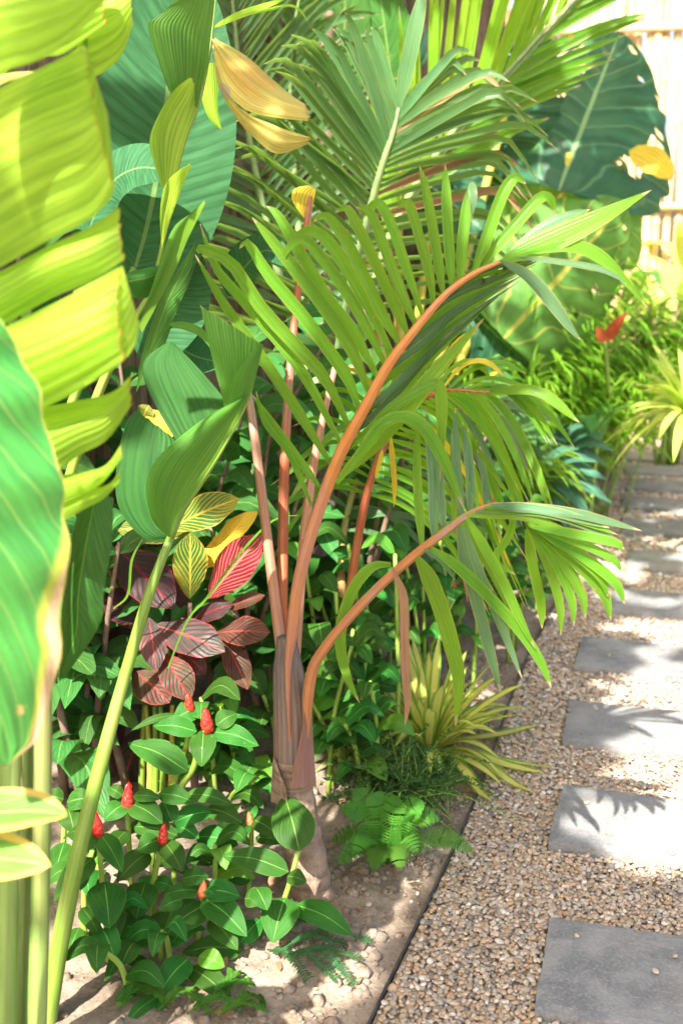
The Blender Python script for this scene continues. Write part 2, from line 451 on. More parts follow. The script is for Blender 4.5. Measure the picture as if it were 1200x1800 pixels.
M['philo'] = leafmat('lobed_leaf', (0.05, 0.15, 0.10), (0.035, 0.11, 0.075), (0.18, 0.38, 0.1), tr=0.2, pat='pinnate', nv=8, slope=0.3, veinc=(0.12, 0.24, 0.16), veinamt=0.4, ribc=(0.2, 0.33, 0.18), rough=0.34, spec=0.6)
M['grassy'] = leafmat('bamboo_leaf', (0.17, 0.33, 0.025), (0.09, 0.22, 0.02), (0.55, 0.75, 0.05), tr=0.45, pat='parallel', nv=3, rough=0.38, spec=0.6, mott=5)
M['fill'] = leafmat('shrub_leaf', (0.045, 0.14, 0.03), (0.03, 0.10, 0.025), (0.25, 0.45, 0.05), tr=0.3, pat='pinnate', nv=10, slope=0.4, veinc=(0.1, 0.22, 0.06), veinamt=0.3, ribc=(0.15, 0.28, 0.07), rough=0.4, vary=0.5)
M['canopy'] = leafmat('tree_leaf', (0.05, 0.12, 0.02), (0.04, 0.09, 0.02), (0.2, 0.35, 0.04), tr=0.3, pat='plain', nv=1, bump=0)
# stems, wood
M['stem_green'] = plainmat('green_leaf_stalk', (0.15, 0.27, 0.03), (0.21, 0.33, 0.045), 0.35, 12, 0.25, lines=7, c3=(0.26, 0.33, 0.07), stretch=(3, 3, .5), spec=0.5)
M['stem_pale'] = plainmat('pale_leaf_stalk', (0.17, 0.27, 0.06), (0.24, 0.34, 0.09), 0.4, 10, 0.3, lines=6, c3=(0.27, 0.25, 0.09), stretch=(4, 4, .4), spec=0.5)
M['rachis'] = plainmat('orange_palm_stalk', (0.54, 0.19, 0.045), (0.55, 0.24, 0.08), 0.46, 14, 0.5, lines=5, c3=(0.44, 0.20, 0.12), stretch=(3, 3, .6), spec=0.45)
M['rachis_b'] = plainmat('brown_palm_stalk', (0.42, 0.18, 0.085), (0.48, 0.20, 0.07), 0.5, 14, 0.45, lines=6, c3=(0.36, 0.22, 0.15), stretch=(3, 3, .6), spec=0.35)
M['petiole'] = plainmat('pinkish_palm_stalk', (0.42, 0.19, 0.11), (0.50, 0.26, 0.17), 0.5, 16, 0.4, lines=6, c3=(0.40, 0.27, 0.21), stretch=(3, 3, .4))
M['petiole_red'] = plainmat('reddish_palm_stalk', (0.38, 0.10, 0.045), (0.46, 0.16, 0.07), 0.5, 16, 0.4, lines=6, c3=(0.36, 0.18, 0.12), stretch=(3, 3, .4))
M['rachis_green'] = plainmat('green_palm_stalk', (0.20, 0.32, 0.11), (0.28, 0.38, 0.15), 0.45, 30, 0.2)
M['rachis_mix'] = plainmat('rusty_palm_stalk', (0.40, 0.26, 0.09), (0.48, 0.22, 0.08), 0.5, 22, 0.3, c3=(0.28, 0.33, 0.10))
M['sheath'] = plainmat('grey_palm_sheath', (0.15, 0.12, 0.105), (0.22, 0.18, 0.16), 0.7, 20, 0.8, lines=22, c3=(0.26, 0.16, 0.11), stretch=(7, 7, .35))
M['sheath_red'] = plainmat('reddish_palm_sheath', (0.32, 0.13, 0.085), (0.30, 0.18, 0.14), 0.7, 18, 0.8, lines=14, c3=(0.30, 0.22, 0.18), stretch=(7, 7, .35))
M['trunk'] = plainmat('palm_trunk', (0.33, 0.23, 0.165), (0.26, 0.18, 0.13), 0.75, 14, 0.6, 0.006, c3=(0.24, 0.15, 0.11))
def trunk_mat():
    s = NT('palm_trunk')
    P = s.pos()
    n1 = s.noise(16, 5, P, rough=0.65)
    ring = s.noise(1.0, 4, s.n('Mapping', {0: P, 3: (5, 5, 70)}), rough=0.6)
    fib = s.noise(1.0, 4, s.n('Mapping', {0: P, 3: (160, 160, 8)}))
    c = s.mix(s.step(n1, 0.35, 0.65), (0.20, 0.135, 0.095), (0.36, 0.26, 0.19))
    c = s.mix(s.ma('MULTIPLY', s.step(ring, 0.52, 0.66), 0.6), c, (0.12, 0.075, 0.05))
    c = s.mix(s.ma('MULTIPLY', s.step(fib, 0.5, 0.7), 0.35), c, (0.44, 0.35, 0.27))
    bn = s.n('Bump', {'Strength': 0.9, 'Distance': 0.005, 'Height': s.ma('ADD', s.ma('ADD', n1, ring), s.ma('MULTIPLY', fib, 0.5))})
    pb = s.n('BsdfPrincipled', {'Base Color': c, 'Roughness': 0.85, 'Specular IOR Level': 0.15, 'Normal': bn})
    s.t.links.new(pb, s.out.inputs[0])
    return s.m
M['trunk'] = trunk_mat()
M['wood'] = plainmat('woody_stem', (0.16, 0.10, 0.07), (0.24, 0.17, 0.12), 0.8, 30, 0.6)
M['yellow_stalk'] = plainmat('yellow_leaf_stalk', (0.50, 0.42, 0.06), (0.42, 0.40, 0.07), 0.45, 18, 0.2)
def bamboo_mat():
    s = NT('bamboo_pole')
    P = s.pos()
    rnd = s.n('ObjectInfo', out=5)
    st = s.n('Mapping', {0: P, 3: (40, 40, 2.5)})
    nz = s.noise(1.0, 4, st)
    c = s.ramp(rnd, [(0, (0.50, 0.36, 0.20)), (0.5, (0.62, 0.46, 0.26)), (1, (0.55, 0.38, 0.19))])
    col = s.mix(s.ma('MULTIPLY', s.step(nz, 0.4, 0.7), 0.45), c, (0.36, 0.22, 0.11))
    bn = s.n('Bump', {'Strength': 0.3, 'Distance': 0.003, 'Height': nz})
    pb = s.n('BsdfPrincipled', {'Base Color': col, 'Roughness': 0.42, 'Normal': bn})
    s.t.links.new(pb, s.out.inputs[0])
    return s.m
M['bamboo'] = bamboo_mat()
M['bamboo_shaded'] = plainmat('shaded_bamboo', (0.10, 0.07, 0.045), (0.19, 0.13, 0.08), 0.7, 18, 0.4, stretch=(6, 6, .5))  # darker brown stands in for the shade on the left fence

# ground materials
def soil_mat():
    s = NT('sandy_soil')
    P = s.pos()
    n1 = s.noise(5, 6, P, rough=0.65)
    n2 = s.noise(90, 5, P, rough=0.7)
    n3 = s.n('TexVoronoi', {'Vector': P, 'Scale': 160.0})
    c = s.mix(s.step(n1, 0.35, 0.65), (0.18, 0.13, 0.092), (0.32, 0.25, 0.19))
    c = s.mix(s.ma('MULTIPLY', s.step(n2, 0.4, 0.7), 0.5), c, (0.42, 0.35, 0.28))
    c = s.mix(s.ma('MULTIPLY', s.step(n3, 0.5, 0.2), 0.25), c, (0.16, 0.10, 0.07))
    bn = s.n('Bump', {'Strength': 0.9, 'Distance': 0.006, 'Height': s.ma('ADD', n2, n1)})
    pb = s.n('BsdfPrincipled', {'Base Color': c, 'Roughness': 0.9, 'Normal': bn, 'Specular IOR Level': 0.15})
    s.t.links.new(pb, s.out.inputs[0])
    return s.m
M['soil'] = soil_mat()
def pebble_mat():
    s = NT('river_pebble')
    rnd = s.n('ObjectInfo', out=5)
    P = s.pos()
    c = s.ramp(rnd, [(0, (0.40, 0.25, 0.14)), (0.12, (0.50, 0.40, 0.29)), (0.26, (0.31, 0.25, 0.19)), (0.40, (0.46, 0.30, 0.17)), (0.52, (0.58, 0.50, 0.41)),
                     (0.64, (0.26, 0.25, 0.235)), (0.74, (0.44, 0.34, 0.24)), (0.86, (0.12, 0.125, 0.13)), (0.93, (0.66, 0.61, 0.54)), (1, (0.40, 0.34, 0.28))])
    nz = s.noise(180, 3, P)
    c = s.mix(s.ma('MULTIPLY', nz, 0.35), c, (0.30, 0.22, 0.16))
    pb = s.n('BsdfPrincipled', {'Base Color': c, 'Roughness': 0.55, 'Specular IOR Level': 0.35})
    s.t.links.new(pb, s.out.inputs[0])
    return s.m
M['pebble'] = pebble_mat()
def slab_mat():
    s = NT('grey_paving_stone')
    P = s.pos()
    rnd = s.n('ObjectInfo', out=5)
    n1 = s.noise(9, 5, P, rough=0.7)
    n2 = s.noise(140, 4, P, rough=0.7)
    c = s.mix(s.step(n1, 0.35, 0.68), (0.115, 0.12, 0.125), (0.25, 0.245, 0.24))
    c = s.mix(s.ma('MULTIPLY', s.step(n2, 0.45, 0.7), 0.5), c, (0.38, 0.36, 0.33))
    c = s.mix(s.ma('MULTIPLY', s.step(s.noise(4, 3, P), 0.5, 0.7), 0.35), c, (0.30, 0.25, 0.20))
    c = s.mix(s.ma('MULTIPLY', rnd, 0.35), c, (0.30, 0.30, 0.30))
    bn = s.n('Bump', {'Strength': 0.8, 'Distance': 0.003, 'Height': n2})
    pb = s.n('BsdfPrincipled', {'Base Color': c, 'Roughness': 0.75, 'Normal': bn, 'Specular IOR Level': 0.3})
    s.t.links.new(pb, s.out.inputs[0])
    return s.m
M['slab'] = slab_mat()
M['edging'] = plainmat('black_rubber', (0.03, 0.03, 0.032), (0.08, 0.078, 0.075), 0.55, 40, 0.2)
M['gravel_bed'] = plainmat('gravel_bed', (0.30, 0.235, 0.17), (0.38, 0.30, 0.22), 0.9, 60, 0.6)

# ------------------------------------------------------------------ the setting
PD = V((math.sin(math.radians(16.5)), math.cos(math.radians(16.5)), 0))     # along the path
PR = V((PD.y, -PD.x, 0))
def edge_x(y):
    return 0.06 + 0.312 * (y - 1.77) + 0.012 * math.sin(y * 3.1)
def ground_sheet():
    s = 120
    return ([(-s, -s, -0.03), (s, -s, -0.03), (s, s, -0.03), (-s, s, -0.03)], [(0, 1, 2, 3)], [(0, 0), (1, 0), (1, 1), (0, 1)])
tag(obj('ground', ground_sheet(), M['soil']), kind='structure')
def soil_h(x, y):
    d = edge_x(y) - x                     # distance left of the edging
    n = noise.fractal(V((x * 9, y * 9, 0)), 1.0, 2.0, 4) * 0.012 + noise.noise(V((x * 3, y * 3, 4))) * 0.012
    cl = max(0, noise.noise(V((x * 24, y * 24, 2)))) * 0.016
    k = max(0, min(1, d / 0.10))
    return -0.012 + k * (0.018 + n + cl) + 0.015 * max(0, min(1, (d - .1) / .5))
def soil():
    vs, fs, us = [], [], []
    ny, nx = 420, 150
    for i in range(ny + 1):
        y = 1.0 + 8.0 * (i / ny) ** 1.5
        for j in range(nx + 1):
            d = 2.2 * (j / nx) ** 1.5
            x = edge_x(y) - 0.004 - d
            vs.append((x, y, soil_h(x, y)))
            us.append((x, y))
    for i in range(ny):
        for j in range(nx):
            a = i * (nx + 1) + j
            fs.append((a, a + nx + 1, a + nx + 2, a + 1))
    return vs, fs, us
tag(obj('planting_bed', soil(), M['soil']), kind='structure')
def bed():
    vs, fs, us = [], [], []
    n = 40
    for i in range(n + 1):
        y = 0.3 + 9.5 * i / n
        x = edge_x(y)
        vs += [(x, y, -0.012), (x + 2.2, y, -0.012)]
        us += [(0, y), (1, y)]
    for i in range(n):
        fs.append((2 * i, 2 * i + 1, 2 * i + 3, 2 * i + 2))
    return vs, fs, us
tag(obj('garden_path', bed(), M['gravel_bed']), kind='structure')
# edging strip
ep = [V((edge_x(y), y, 0.004)) for y in np.linspace(0.8, 8.5, 60)]
e = obj('edging_strip', tube(ep, [0.0048, 0.0048], 8, 180, flat=0.55, face=V((1, 0, 0))), M['edging'])
tag(e, 'thin black rubber edging strip between the soil bed and the pebble path', 'edging')
# stepping stones
near = [(938, 1772), (962, 1477), (987, 1300), (1008, 1168), (1068, 1071), (1099, 996), (1091, 933), (1090, 890), (1100, 857), (1097, 829), (1092, 806)]
SL = []
names = ['dark grey rough slab, nearest stepping stone of the pebble path', 'second stepping stone from the front, mostly in bright sun',
         'third stepping stone from the front, sunlit with a grey shaded left end', 'fourth stepping stone, grey with ragged sun patch at its right',
         'fifth stepping stone, just beyond the ragged sun patch', 'sixth stepping stone from the front, beside the drooping palm frond tips', 'seventh stepping stone from the front on the shaded path',
         'eighth stepping stone from the front on the shaded path', 'ninth stepping stone, far along the path', 'tenth stepping stone, far along the path', 'farthest visible stepping stone at the end of the path']
for k, p in enumerate(near):
    o0 = gnd(p[0], p[1], 0.020)
    rr = random.Random(k)
    a = math.radians(rr.uniform(-1.5, 1.5))
    d, r = Matrix.Rotation(a, 3, 'Z') @ PD, Matrix.Rotation(a, 3, 'Z') @ PR
    L, D, T = 0.6, 0.30, 0.035
    vs, fs, us = [], [], []
    nx, ny = 30, 16
    for i in range(ny + 1):
        for j in range(nx + 1):
            ex = 0.0025 * (noise.noise(V((j * .6, i * .6, k))) )
            q = o0 + r * (L * j / nx) + d * (D * i / ny)
            bd = min(i, ny - i) == 0 or min(j, nx - j) == 0
            if bd:
                q = q + (r * rr.uniform(-1, 1) + d * rr.uniform(-1, 1)) * 0.0024
            q.z = o0.z + ex * 0.5 - (0.003 if bd else 0)
            vs.append(q)
            us.append((j / nx, i / ny))
    for i in range(ny):
        for j in range(nx):
            b = i * (nx + 1) + j
            fs.append((b, b + 1, b + nx + 2, b + nx + 1))
    ring = [j for j in range(nx + 1)] + [i * (nx + 1) + nx for i in range(1, ny + 1)] + [ny * (nx + 1) + j for j in range(nx - 1, -1, -1)] + [i * (nx + 1) for i in range(ny - 1, 0, -1)]
    b0 = len(vs)
    for q in ring:
        z = vs[q].copy()
        z.z -= T
        vs.append(z)
        us.append((0, 0))
    m = len(ring)
    for i in range(m):
        fs.append((ring[(i + 1) % m], ring[i], b0 + i, b0 + (i + 1) % m))
    so_ = obj('stepping_stone', (vs, fs, us), M['slab'], smooth=False)
    tag(so_, names[k], 'stepping stone', 'stepping stones along the pebble path')
    SL.append((o0, d, r, L, D))
# pebbles: real stones, instanced on points
def pebbles():
    rr = random.Random(5)
    pts, rot, scl = [], [], []
    def inslab(x, y, m=0.004):
        for o0, d, r, L, D in SL:
            q = V((x, y, 0)) - V((o0.x, o0.y, 0))
            a, b = q.dot(r), q.dot(d)
            if -m < a < L + m and -m < b < D + m:
                return min(a, L - a, b, D - b)
        return None
    def add(x, y, z, s):
        pts.append((x, y, z))
        rot.append((rr.uniform(-.4, .4), rr.uniform(-.4, .4), rr.uniform(0, 6.28)))
        scl.append((s * rr.uniform(1.0, 1.5), s * rr.uniform(0.85, 1.15), s * rr.uniform(0.6, 0.85)))
    y = 1.35
    while y < 9.0:
        st = 0.0096 if y < 3.0 else (0.0122 if y < 4.6 else 0.018)
        x = edge_x(y) + 0.008
        x1 = edge_x(y) + (1.15 if y < 4.6 else 1.0)
        while x < x1:
            xx, yy = x + rr.uniform(-.45, .45) * st, y + rr.uniform(-.45, .45) * st
            ins = inslab(xx, yy)
            if ins is None and xx > edge_x(yy) + 0.007:
                add(xx, yy, -0.006 + rr.uniform(-.002, .004), st * rr.choice((0.38, .46, .52, .58, .78)))
                if rr.random() < 0.3:
                    add(xx + st * .4, yy, 0.003 + rr.uniform(-.001, .003), st * rr.uniform(.4, .6))
            elif ins is not None and rr.random() < 0.003:
                add(xx, yy, 0.024, st * rr.uniform(.45, .7))
            x += st
        y += st * 0.95
    for _ in range(45):                                                   # strays on the soil
        yy = rr.uniform(1.6, 3.2)
        xx = edge_x(yy) - abs(rr.gauss(0, .07)) - .012
        add(xx, yy, soil_h(xx, yy) + 0.002, rr.uniform(.003, .007))
    me = bpy.data.meshes.new('pebbles')
    me.from_pydata(pts, [], [])
    for nm, dat in (('rot', rot), ('scl', scl)):
        at_ = me.attributes.new(nm, 'FLOAT_VECTOR', 'POINT')
        at_.data.foreach_set('vector', np.asarray(dat, dtype=np.float32).ravel())
    o = link('pebbles', me)
    tag(o, 'rounded tan, brown and grey river pebbles covering the path', 'gravel', kind='stuff')
    ng = bpy.data.node_groups.new('scatter_pebbles', 'GeometryNodeTree')
    ng.interface.new_socket('Geometry', in_out='INPUT', socket_type='NodeSocketGeometry')
    ng.interface.new_socket('Geometry', in_out='OUTPUT', socket_type='NodeSocketGeometry')
    N = ng.nodes.new
    gi, go = N('NodeGroupInput'), N('NodeGroupOutput')
    ico = N('GeometryNodeMeshIcoSphere')
    ico.inputs['Radius'].default_value = 1
    ico.inputs['Subdivisions'].default_value = 2
    sp = N('GeometryNodeSetPosition')
    nz = N('ShaderNodeTexNoise')
    nz.inputs['Scale'].default_value = 0.9
    vm = N('ShaderNodeVectorMath')
    vm.operation = 'MULTIPLY_ADD'
    vm.inputs[1].default_value = (0.7, 0.7, 0.7)
    vm.inputs[2].default_value = (-.35, -.35, -.35)
    sm = N('GeometryNodeSetShadeSmooth')
    mt = N('GeometryNodeSetMaterial')
    mt.inputs['Material'].default_value = M['pebble']
    ip = N('GeometryNodeInstanceOnPoints')
    ar, as_ = N('GeometryNodeInputNamedAttribute'), N('GeometryNodeInputNamedAttribute')
    for nd, nm in ((ar, 'rot'), (as_, 'scl')):
        nd.data_type = 'FLOAT_VECTOR'
        nd.inputs['Name'].default_value = nm
    K = ng.links.new
    K(ico.outputs['Mesh'], sp.inputs['Geometry'])
    K(nz.outputs['Color'], vm.inputs[0])
    K(vm.outputs[0], sp.inputs['Offset'])
    K(sp.outputs[0], sm.inputs[0])
    K(sm.outputs[0], mt.inputs['Geometry'])
    K(gi.outputs[0], ip.inputs['Points'])
    K(mt.outputs[0], ip.inputs['Instance'])
    K(ar.outputs['Attribute'], ip.inputs['Rotation'])
    K(as_.outputs['Attribute'], ip.inputs['Scale'])
    K(ip.outputs[0], go.inputs[0])
    mod = o.modifiers.new('scatter', 'NODES')
    mod.node_group = ng
    return len(pts)
NPEB = pebbles()

# bamboo fences
def pole_mesh(h, r, seed, mat='bamboo'):
    rr = random.Random(seed)
    n = 34
    nodes = [rr.uniform(0.05, .2)]
    while nodes[-1] < h:
        nodes.append(nodes[-1] + rr.uniform(0.26, 0.36))
    prof = []
    for i in range(n + 1):
        prof.append((h * i / n, r * lerp(1, .86, i / n)))
    for z in nodes:
        if z < h - .02:
            prof += [(z - .008, r * .97), (z, r * 1.09), (z + .006, r * .94)]
    prof.sort()
    vs, fs, us = [], [], []
    S = 10
    for z, q in prof:
        for j in range(S):
            a = 6.2832 * j / S
            vs.append((q * math.cos(a), q * math.sin(a), z))
            us.append((z, j / S))
    for i in range(len(prof) - 1):
        for j in range(S):
            k = (j + 1) % S
            fs.append((i * S + j, i * S + k, (i + 1) * S + k, (i + 1) * S + j))
    fs.append(tuple((len(prof) - 1) * S + j for j in range(S)))
    return mesh_from('pole', vs, fs, us, M[mat])
PM = [pole_mesh(3.35 + .1 * k, 0.031 + .003 * (k % 3), k) for k in range(6)]
PM_SHADED = [pole_mesh(3.35 + .1 * k, 0.031 + .003 * (k % 3), k, 'bamboo_shaded') for k in range(6)]
def fence(p0, p1, label, step=0.068, seed=1, PM=PM, mat='bamboo'):
    rr = random.Random(seed)
    L = (p1 - p0).length
    d = (p1 - p0) / L
    t = thing('bamboo_fence', label, 'fence', p0)
    n = int(L / step)
    for i in range(n):
        o = bpy.data.objects.new('pole', PM[rr.randrange(6)])
        COL.objects.link(o)
        o.parent = t
        q = d * (i * step + rr.uniform(-.006, .006))
        o.location = (q.x, q.y + rr.uniform(-.01, .01), -0.05 - rr.uniform(0, .25))
        o.rotation_euler = (rr.uniform(-.008, .008), rr.uniform(-.008, .008), rr.uniform(0, 6.28))
    nrm = V((d.y, -d.x, 0))
    for z in (0.5, 1.6, 2.75):
        obj('rail', tube([p0 + nrm * .065 + V((0, 0, z)), p1 + nrm * .065 + V((0, 0, z + .02))], [.026, .024], 10, 20), M[mat], t)
fence(V((-1.85, 0.6, 0)), V((0.95, 7.2, 0)), 'tall bamboo fence, shade painted as darker brown, half hidden behind the planting on the left', seed=3, PM=PM_SHADED, mat='bamboo_shaded')
fence(V((0.98, 8.35, 0)), V((4.6, 7.75, 0)), 'pale sunlit bamboo pole fence across the far end of the path', seed=4)

# ------------------------------------------------------------------ unseen tree added overhead, leaves laid out to shade the path
def tree():
    base = V((-2.4, -3.4, 0))
    t = thing('shade_tree', 'unseen leafy tree added beside the path, its crown shaped to shade it', 'tree', base)
    top = V((-2.0, -3.0, 3.1))
    trunkg = tube([base, base + V((.08, .25, 1.2)), top], [.13, .10, .08], 12, 16)
    obj('trunk', trunkg, M['wood'], t)
    rr = random.Random(8)
    kx, ky = SUN.x / SUN.z, SUN.y / SUN.z
    limbs = []
    for gx, gy, hh in ((.45, 1.6, 4.0), (.3, 2.05, 4.1), (.85, 1.9, 4.2), (.6, 3.1, 4.3), (1.1, 4.4, 4.3), (.9, 1.3, 4.4)):
        e_ = V((gx + kx * hh, gy + ky * hh, hh))
        m_ = top.lerp(e_, .5) + V((0, 0, .35))
        limbs.append(tube([top, m_, e_], [.06, .04, .012], 8, 14))
    obj('limb', join(limbs), M['wood'], t)
    vs, fs, us = [], [], []
    def dens(x, y):
        e_ = edge_x(y)
        lit = x > 0.49 + (y - 2.30) * 0.33 + 0.06 * math.sin(y * 9) + 0.04 * math.sin(y * 23 + x * 9)
        if x < e_ - 0.02:
            if y > 3.45 and x > -.3:
                return 0.6 if noise.noise(V((x * 5, y * 5, 9))) > 0.3 else 0.0
            return 0.45 if (x > -.9 and noise.noise(V((x * 5, y * 5, 9))) > 0.22) else 0.0
        if y < 2.24:                            # nearest slab
            return 1.0
        if y < 3.9:
            if lit:
                return 0.0 if (noise.noise(V((x * 4, y * 4, 1))) < 0.42) else 0.4
            return 1.0
        if y > 6.5:
            return 0.45 if 1.55 < x < 2.7 else 0.0
        return (0.8 if x < 1.55 + (y - 5) * .3 and noise.noise(V((x * 4, y * 4, 5))) > .05 else 0.0) if y < 5.6 else 0.1
    cnt = 0
    tries = 0
    while cnt < 8200 and tries < 150000:
        tries += 1
        gx, gy = rr.uniform(-.9, 2.6), rr.uniform(0.9, 7.7)
        if rr.random() > dens(gx, gy):
            continue
        h = rr.uniform(3.3, 4.7)
        c = V((gx + kx * h, gy + ky * h, h))
        a = rr.uniform(0, 6.28)
        d = V((math.cos(a), math.sin(a), rr.uniform(-.5, .2))).normalized()
        nrm = (V((rr.uniform(-.5, .5), rr.uniform(-.5, .5), 1)) + SUN * .4).normalized()
        s_ = d.cross(nrm).normalized()
        L, W = rr.uniform(.09, .16), rr.uniform(.028, .042)
        k = len(vs)
        vs += [c - d * L * .5, c - d * L * .15 + s_ * W, c - d * L * .15 - s_ * W, c + d * L * .2 + s_ * W * .8, c + d * L * .2 - s_ * W * .8, c + d * L * .5 + V((0, 0, -.02))]
        us += [(0, .5), (.3, 1), (.3, 0), (.7, 1), (.7, 0), (1, .5)]
        fs += [(k, k + 2, k + 1), (k + 1, k + 2, k + 4, k + 3), (k + 3, k + 4, k + 5)]
        cnt += 1
    obj('crown', (vs, fs, us), M['canopy'], t, smooth=False)
tree()

# ------------------------------------------------------------------ plant helpers
def pleaf(parent, name, pts, hw, mat, Y=None, up=0.4, side=0.0, prof='ovate', label=None, jit=0.2, arch=0.0, **kw):
    C = px(*pts, Y=Y)
    if len(C) == 2:
        m_ = C[0].lerp(C[1], .5) + V((0, 0, arch)) + TOCAM(C[0]) * arch
        C = [C[0], m_, C[1]]
    mid = C[len(C) // 2]
    o = obj(name, blade(C, hw * mpp(mid), facing(mid, up, side, jit), prof, **kw), M[mat] if isinstance(mat, str) else mat, parent)
    if label:
        o['label'] = label
    return o
def patch(parent, name, A, B, mat, Y=None, YB=None, bulge=0.03, label=None, **kw):
    o = obj(name, ruled(px(*A, Y=Y), px(*B, Y=YB or Y), bulge=bulge, **kw), M[mat], parent)
    if label:
        o['label'] = label
    return o
def stalk(parent, name, pts, r_px, mat, Y=None, seg=10, n=None, **kw):
    C = px(*pts, Y=Y)
    m_ = mpp(C[len(C) // 2])
    return obj(name, tube(C, [r * m_ for r in r_px], seg, n, **kw), M[mat], parent)
def frond(parent, pts, face, n, L, hw, mat, rmat, Y=None, ang=(62, 30), t0=0.2, droop=0.25, r=(.010, .003), sides=(1, -1), lift=0.25, fold=0.35,
          jitter=0.06, tipcurl=0.0, label=None, lens=None, seed=0, swap=None, term=True):
    """a feather frond: the stalk is the part, each leaflet a sub-part"""
    rr = random.Random(seed)
    C = px(*pts, Y=Y) if not isinstance(pts[0], Vector) else pts
    NS = 60
    P = cat(C, NS)
    fr = obj('frond', tube(C, list(r), 8, 28), M[rmat], parent)
    if label:
        fr['label'] = label
    for k in range(n):
        s = k / (n - 1)
        t = t0 + (0.985 - t0) * s
        i = int(t * NS)
        p = P[i].lerp(P[min(i + 1, NS)], t * NS - i)
        T = (P[min(i + 2, NS)] - P[max(i - 2, 0)]).normalized()
        N = (face - T * face.dot(T)).normalized()
        S = T.cross(N)
        lk = L * (fl(lens, s) if lens else (0.55 + 0.45 * math.sin(math.pi * min(1, s * .85 + .18))))
        for sd_ in sides:
            a = math.radians(lerp(ang[0], ang[1], s) + rr.gauss(0, 2.5))
            d = (T * math.cos(a) + (S * sd_ * math.cos(lift) + N * math.sin(lift)) * math.sin(a)).normalized()
            d = (d + V((rr.gauss(0, jitter), rr.gauss(0, jitter), rr.gauss(0, jitter)))).normalized()
            l = lk * rr.uniform(.88, 1.08)
            g = droop * rr.uniform(.6, 1.5)
            Cc = []
            for q in range(5):
                z = q / 4
                c = p + d * (l * z) + V((0, 0, -1)) * (g * l * z * z)
                if tipcurl and q == 4:
                    c = c + V((0, 0, -tipcurl * l * rr.uniform(.3, 1.3))) - d * (l * .06)
                Cc.append(c)
            f_ = (N * 0.9 - T * 0.35 + V((0, 0, .15))).normalized()
            mt = mat
            if swap and rr.random() < swap[1]:
                mt = swap[0]
            obj('leaflet', blade(Cc, hw * rr.uniform(.85, 1.1), f_, 'leaflet', 9, 2, fold=fold, twist=rr.uniform(-.35, .35)), M[mt], fr)
    if term:
        T = (P[-1] - P[-4]).normalized()
        N = (face - T * face.dot(T)).normalized()
        obj('leaflet', blade([P[-1], P[-1] + T * L * .3 + N * .01, P[-1] + T * L * .55 + V((0, 0, -droop * L * .2))], hw * 1.6, N, 'leaflet', 9, 2, fold=.25), M[mat], fr)
    return fr

# ------------------------------------------------------------------ the young orange-stalked palm in the middle
PY = 2.16
pb_ = gnd(548, 1582)
palm = thing('palm', 'young palm with arching orange stalks and grey trunk in the middle of the bed', 'palm', (pb_.x, pb_.y, 0))
# trunk
tk = px((553, 1600), (546, 1560), (538, 1510), (527, 1450), (517, 1385), (514, 1330), Y=PY)
def palm_trunk():
    vs, fs, us = [], [], []
    n, S = 44, 28
    P = cat(tk, n)
    m_ = mpp(tk[0])
    for i in range(n + 1):
        t = i / n
        r = m_ * (fl([43, 38, 36, 35, 33, 32], t) + 1.0 * math.sin(t * 46))
        bt = max(0, 1 - t / 0.30)
        for j in range(S):
            a = 6.28319 * j / S
            k = 1 + bt * (0.20 * math.cos(4 * (a - 4.45)) - 0.30 * math.exp(-((a - 4.55) / 0.24) ** 2) - 0.02) + 0.02 * noise.noise(V((math.cos(a) * 2, math.sin(a) * 2, t * 9)))
            vs.append(P[i] + V((math.cos(a) * r * k, math.sin(a) * r * k, 0)))
            us.append((t, j / S))
    for i in range(n):
        for j in range(S):
            k = (j + 1) % S
            fs.append((i * S + j, i * S + k, (i + 1) * S + k, (i + 1) * S + j))
    return vs, fs, us
obj('trunk', palm_trunk(), M['trunk'], palm)
stalk(palm, 'sheath', ((514, 1395, PY), (513, 1320, PY), (512, 1250, PY), (507, 1180, PY), (503, 1120, PY)), (33, 33, 32, 27, 16), 'sheath', seg=20, n=24)
# sheath of the low frond wrapping the right side of the crownshaft
shl = patch(palm, 'sheath', ((512, 1384, PY - .055), (516, 1345, PY - .06), (527, 1300, PY - .062), (535, 1250, PY - .055), (537, 1195, PY - .03)),
            ((556, 1382, PY - .01), (553, 1340, PY - .01), (550, 1295, PY - .01), (549, 1245, PY - .01), (552, 1195, PY - .01)), 'sheath_red', bulge=0.012, label='reddish split leaf sheath')
patch(palm, 'sheath', ((476, 1410, PY - .01), (477, 1375, PY - .02), (479, 1345, PY - .02), (480, 1330, PY - .02)), ((505, 1412, PY - .06), (502, 1385, PY - .062), (492, 1360, PY - .05), (482, 1332, PY - .03)), 'trunk', bulge=0.006, label='torn old leaf sheath at the left')
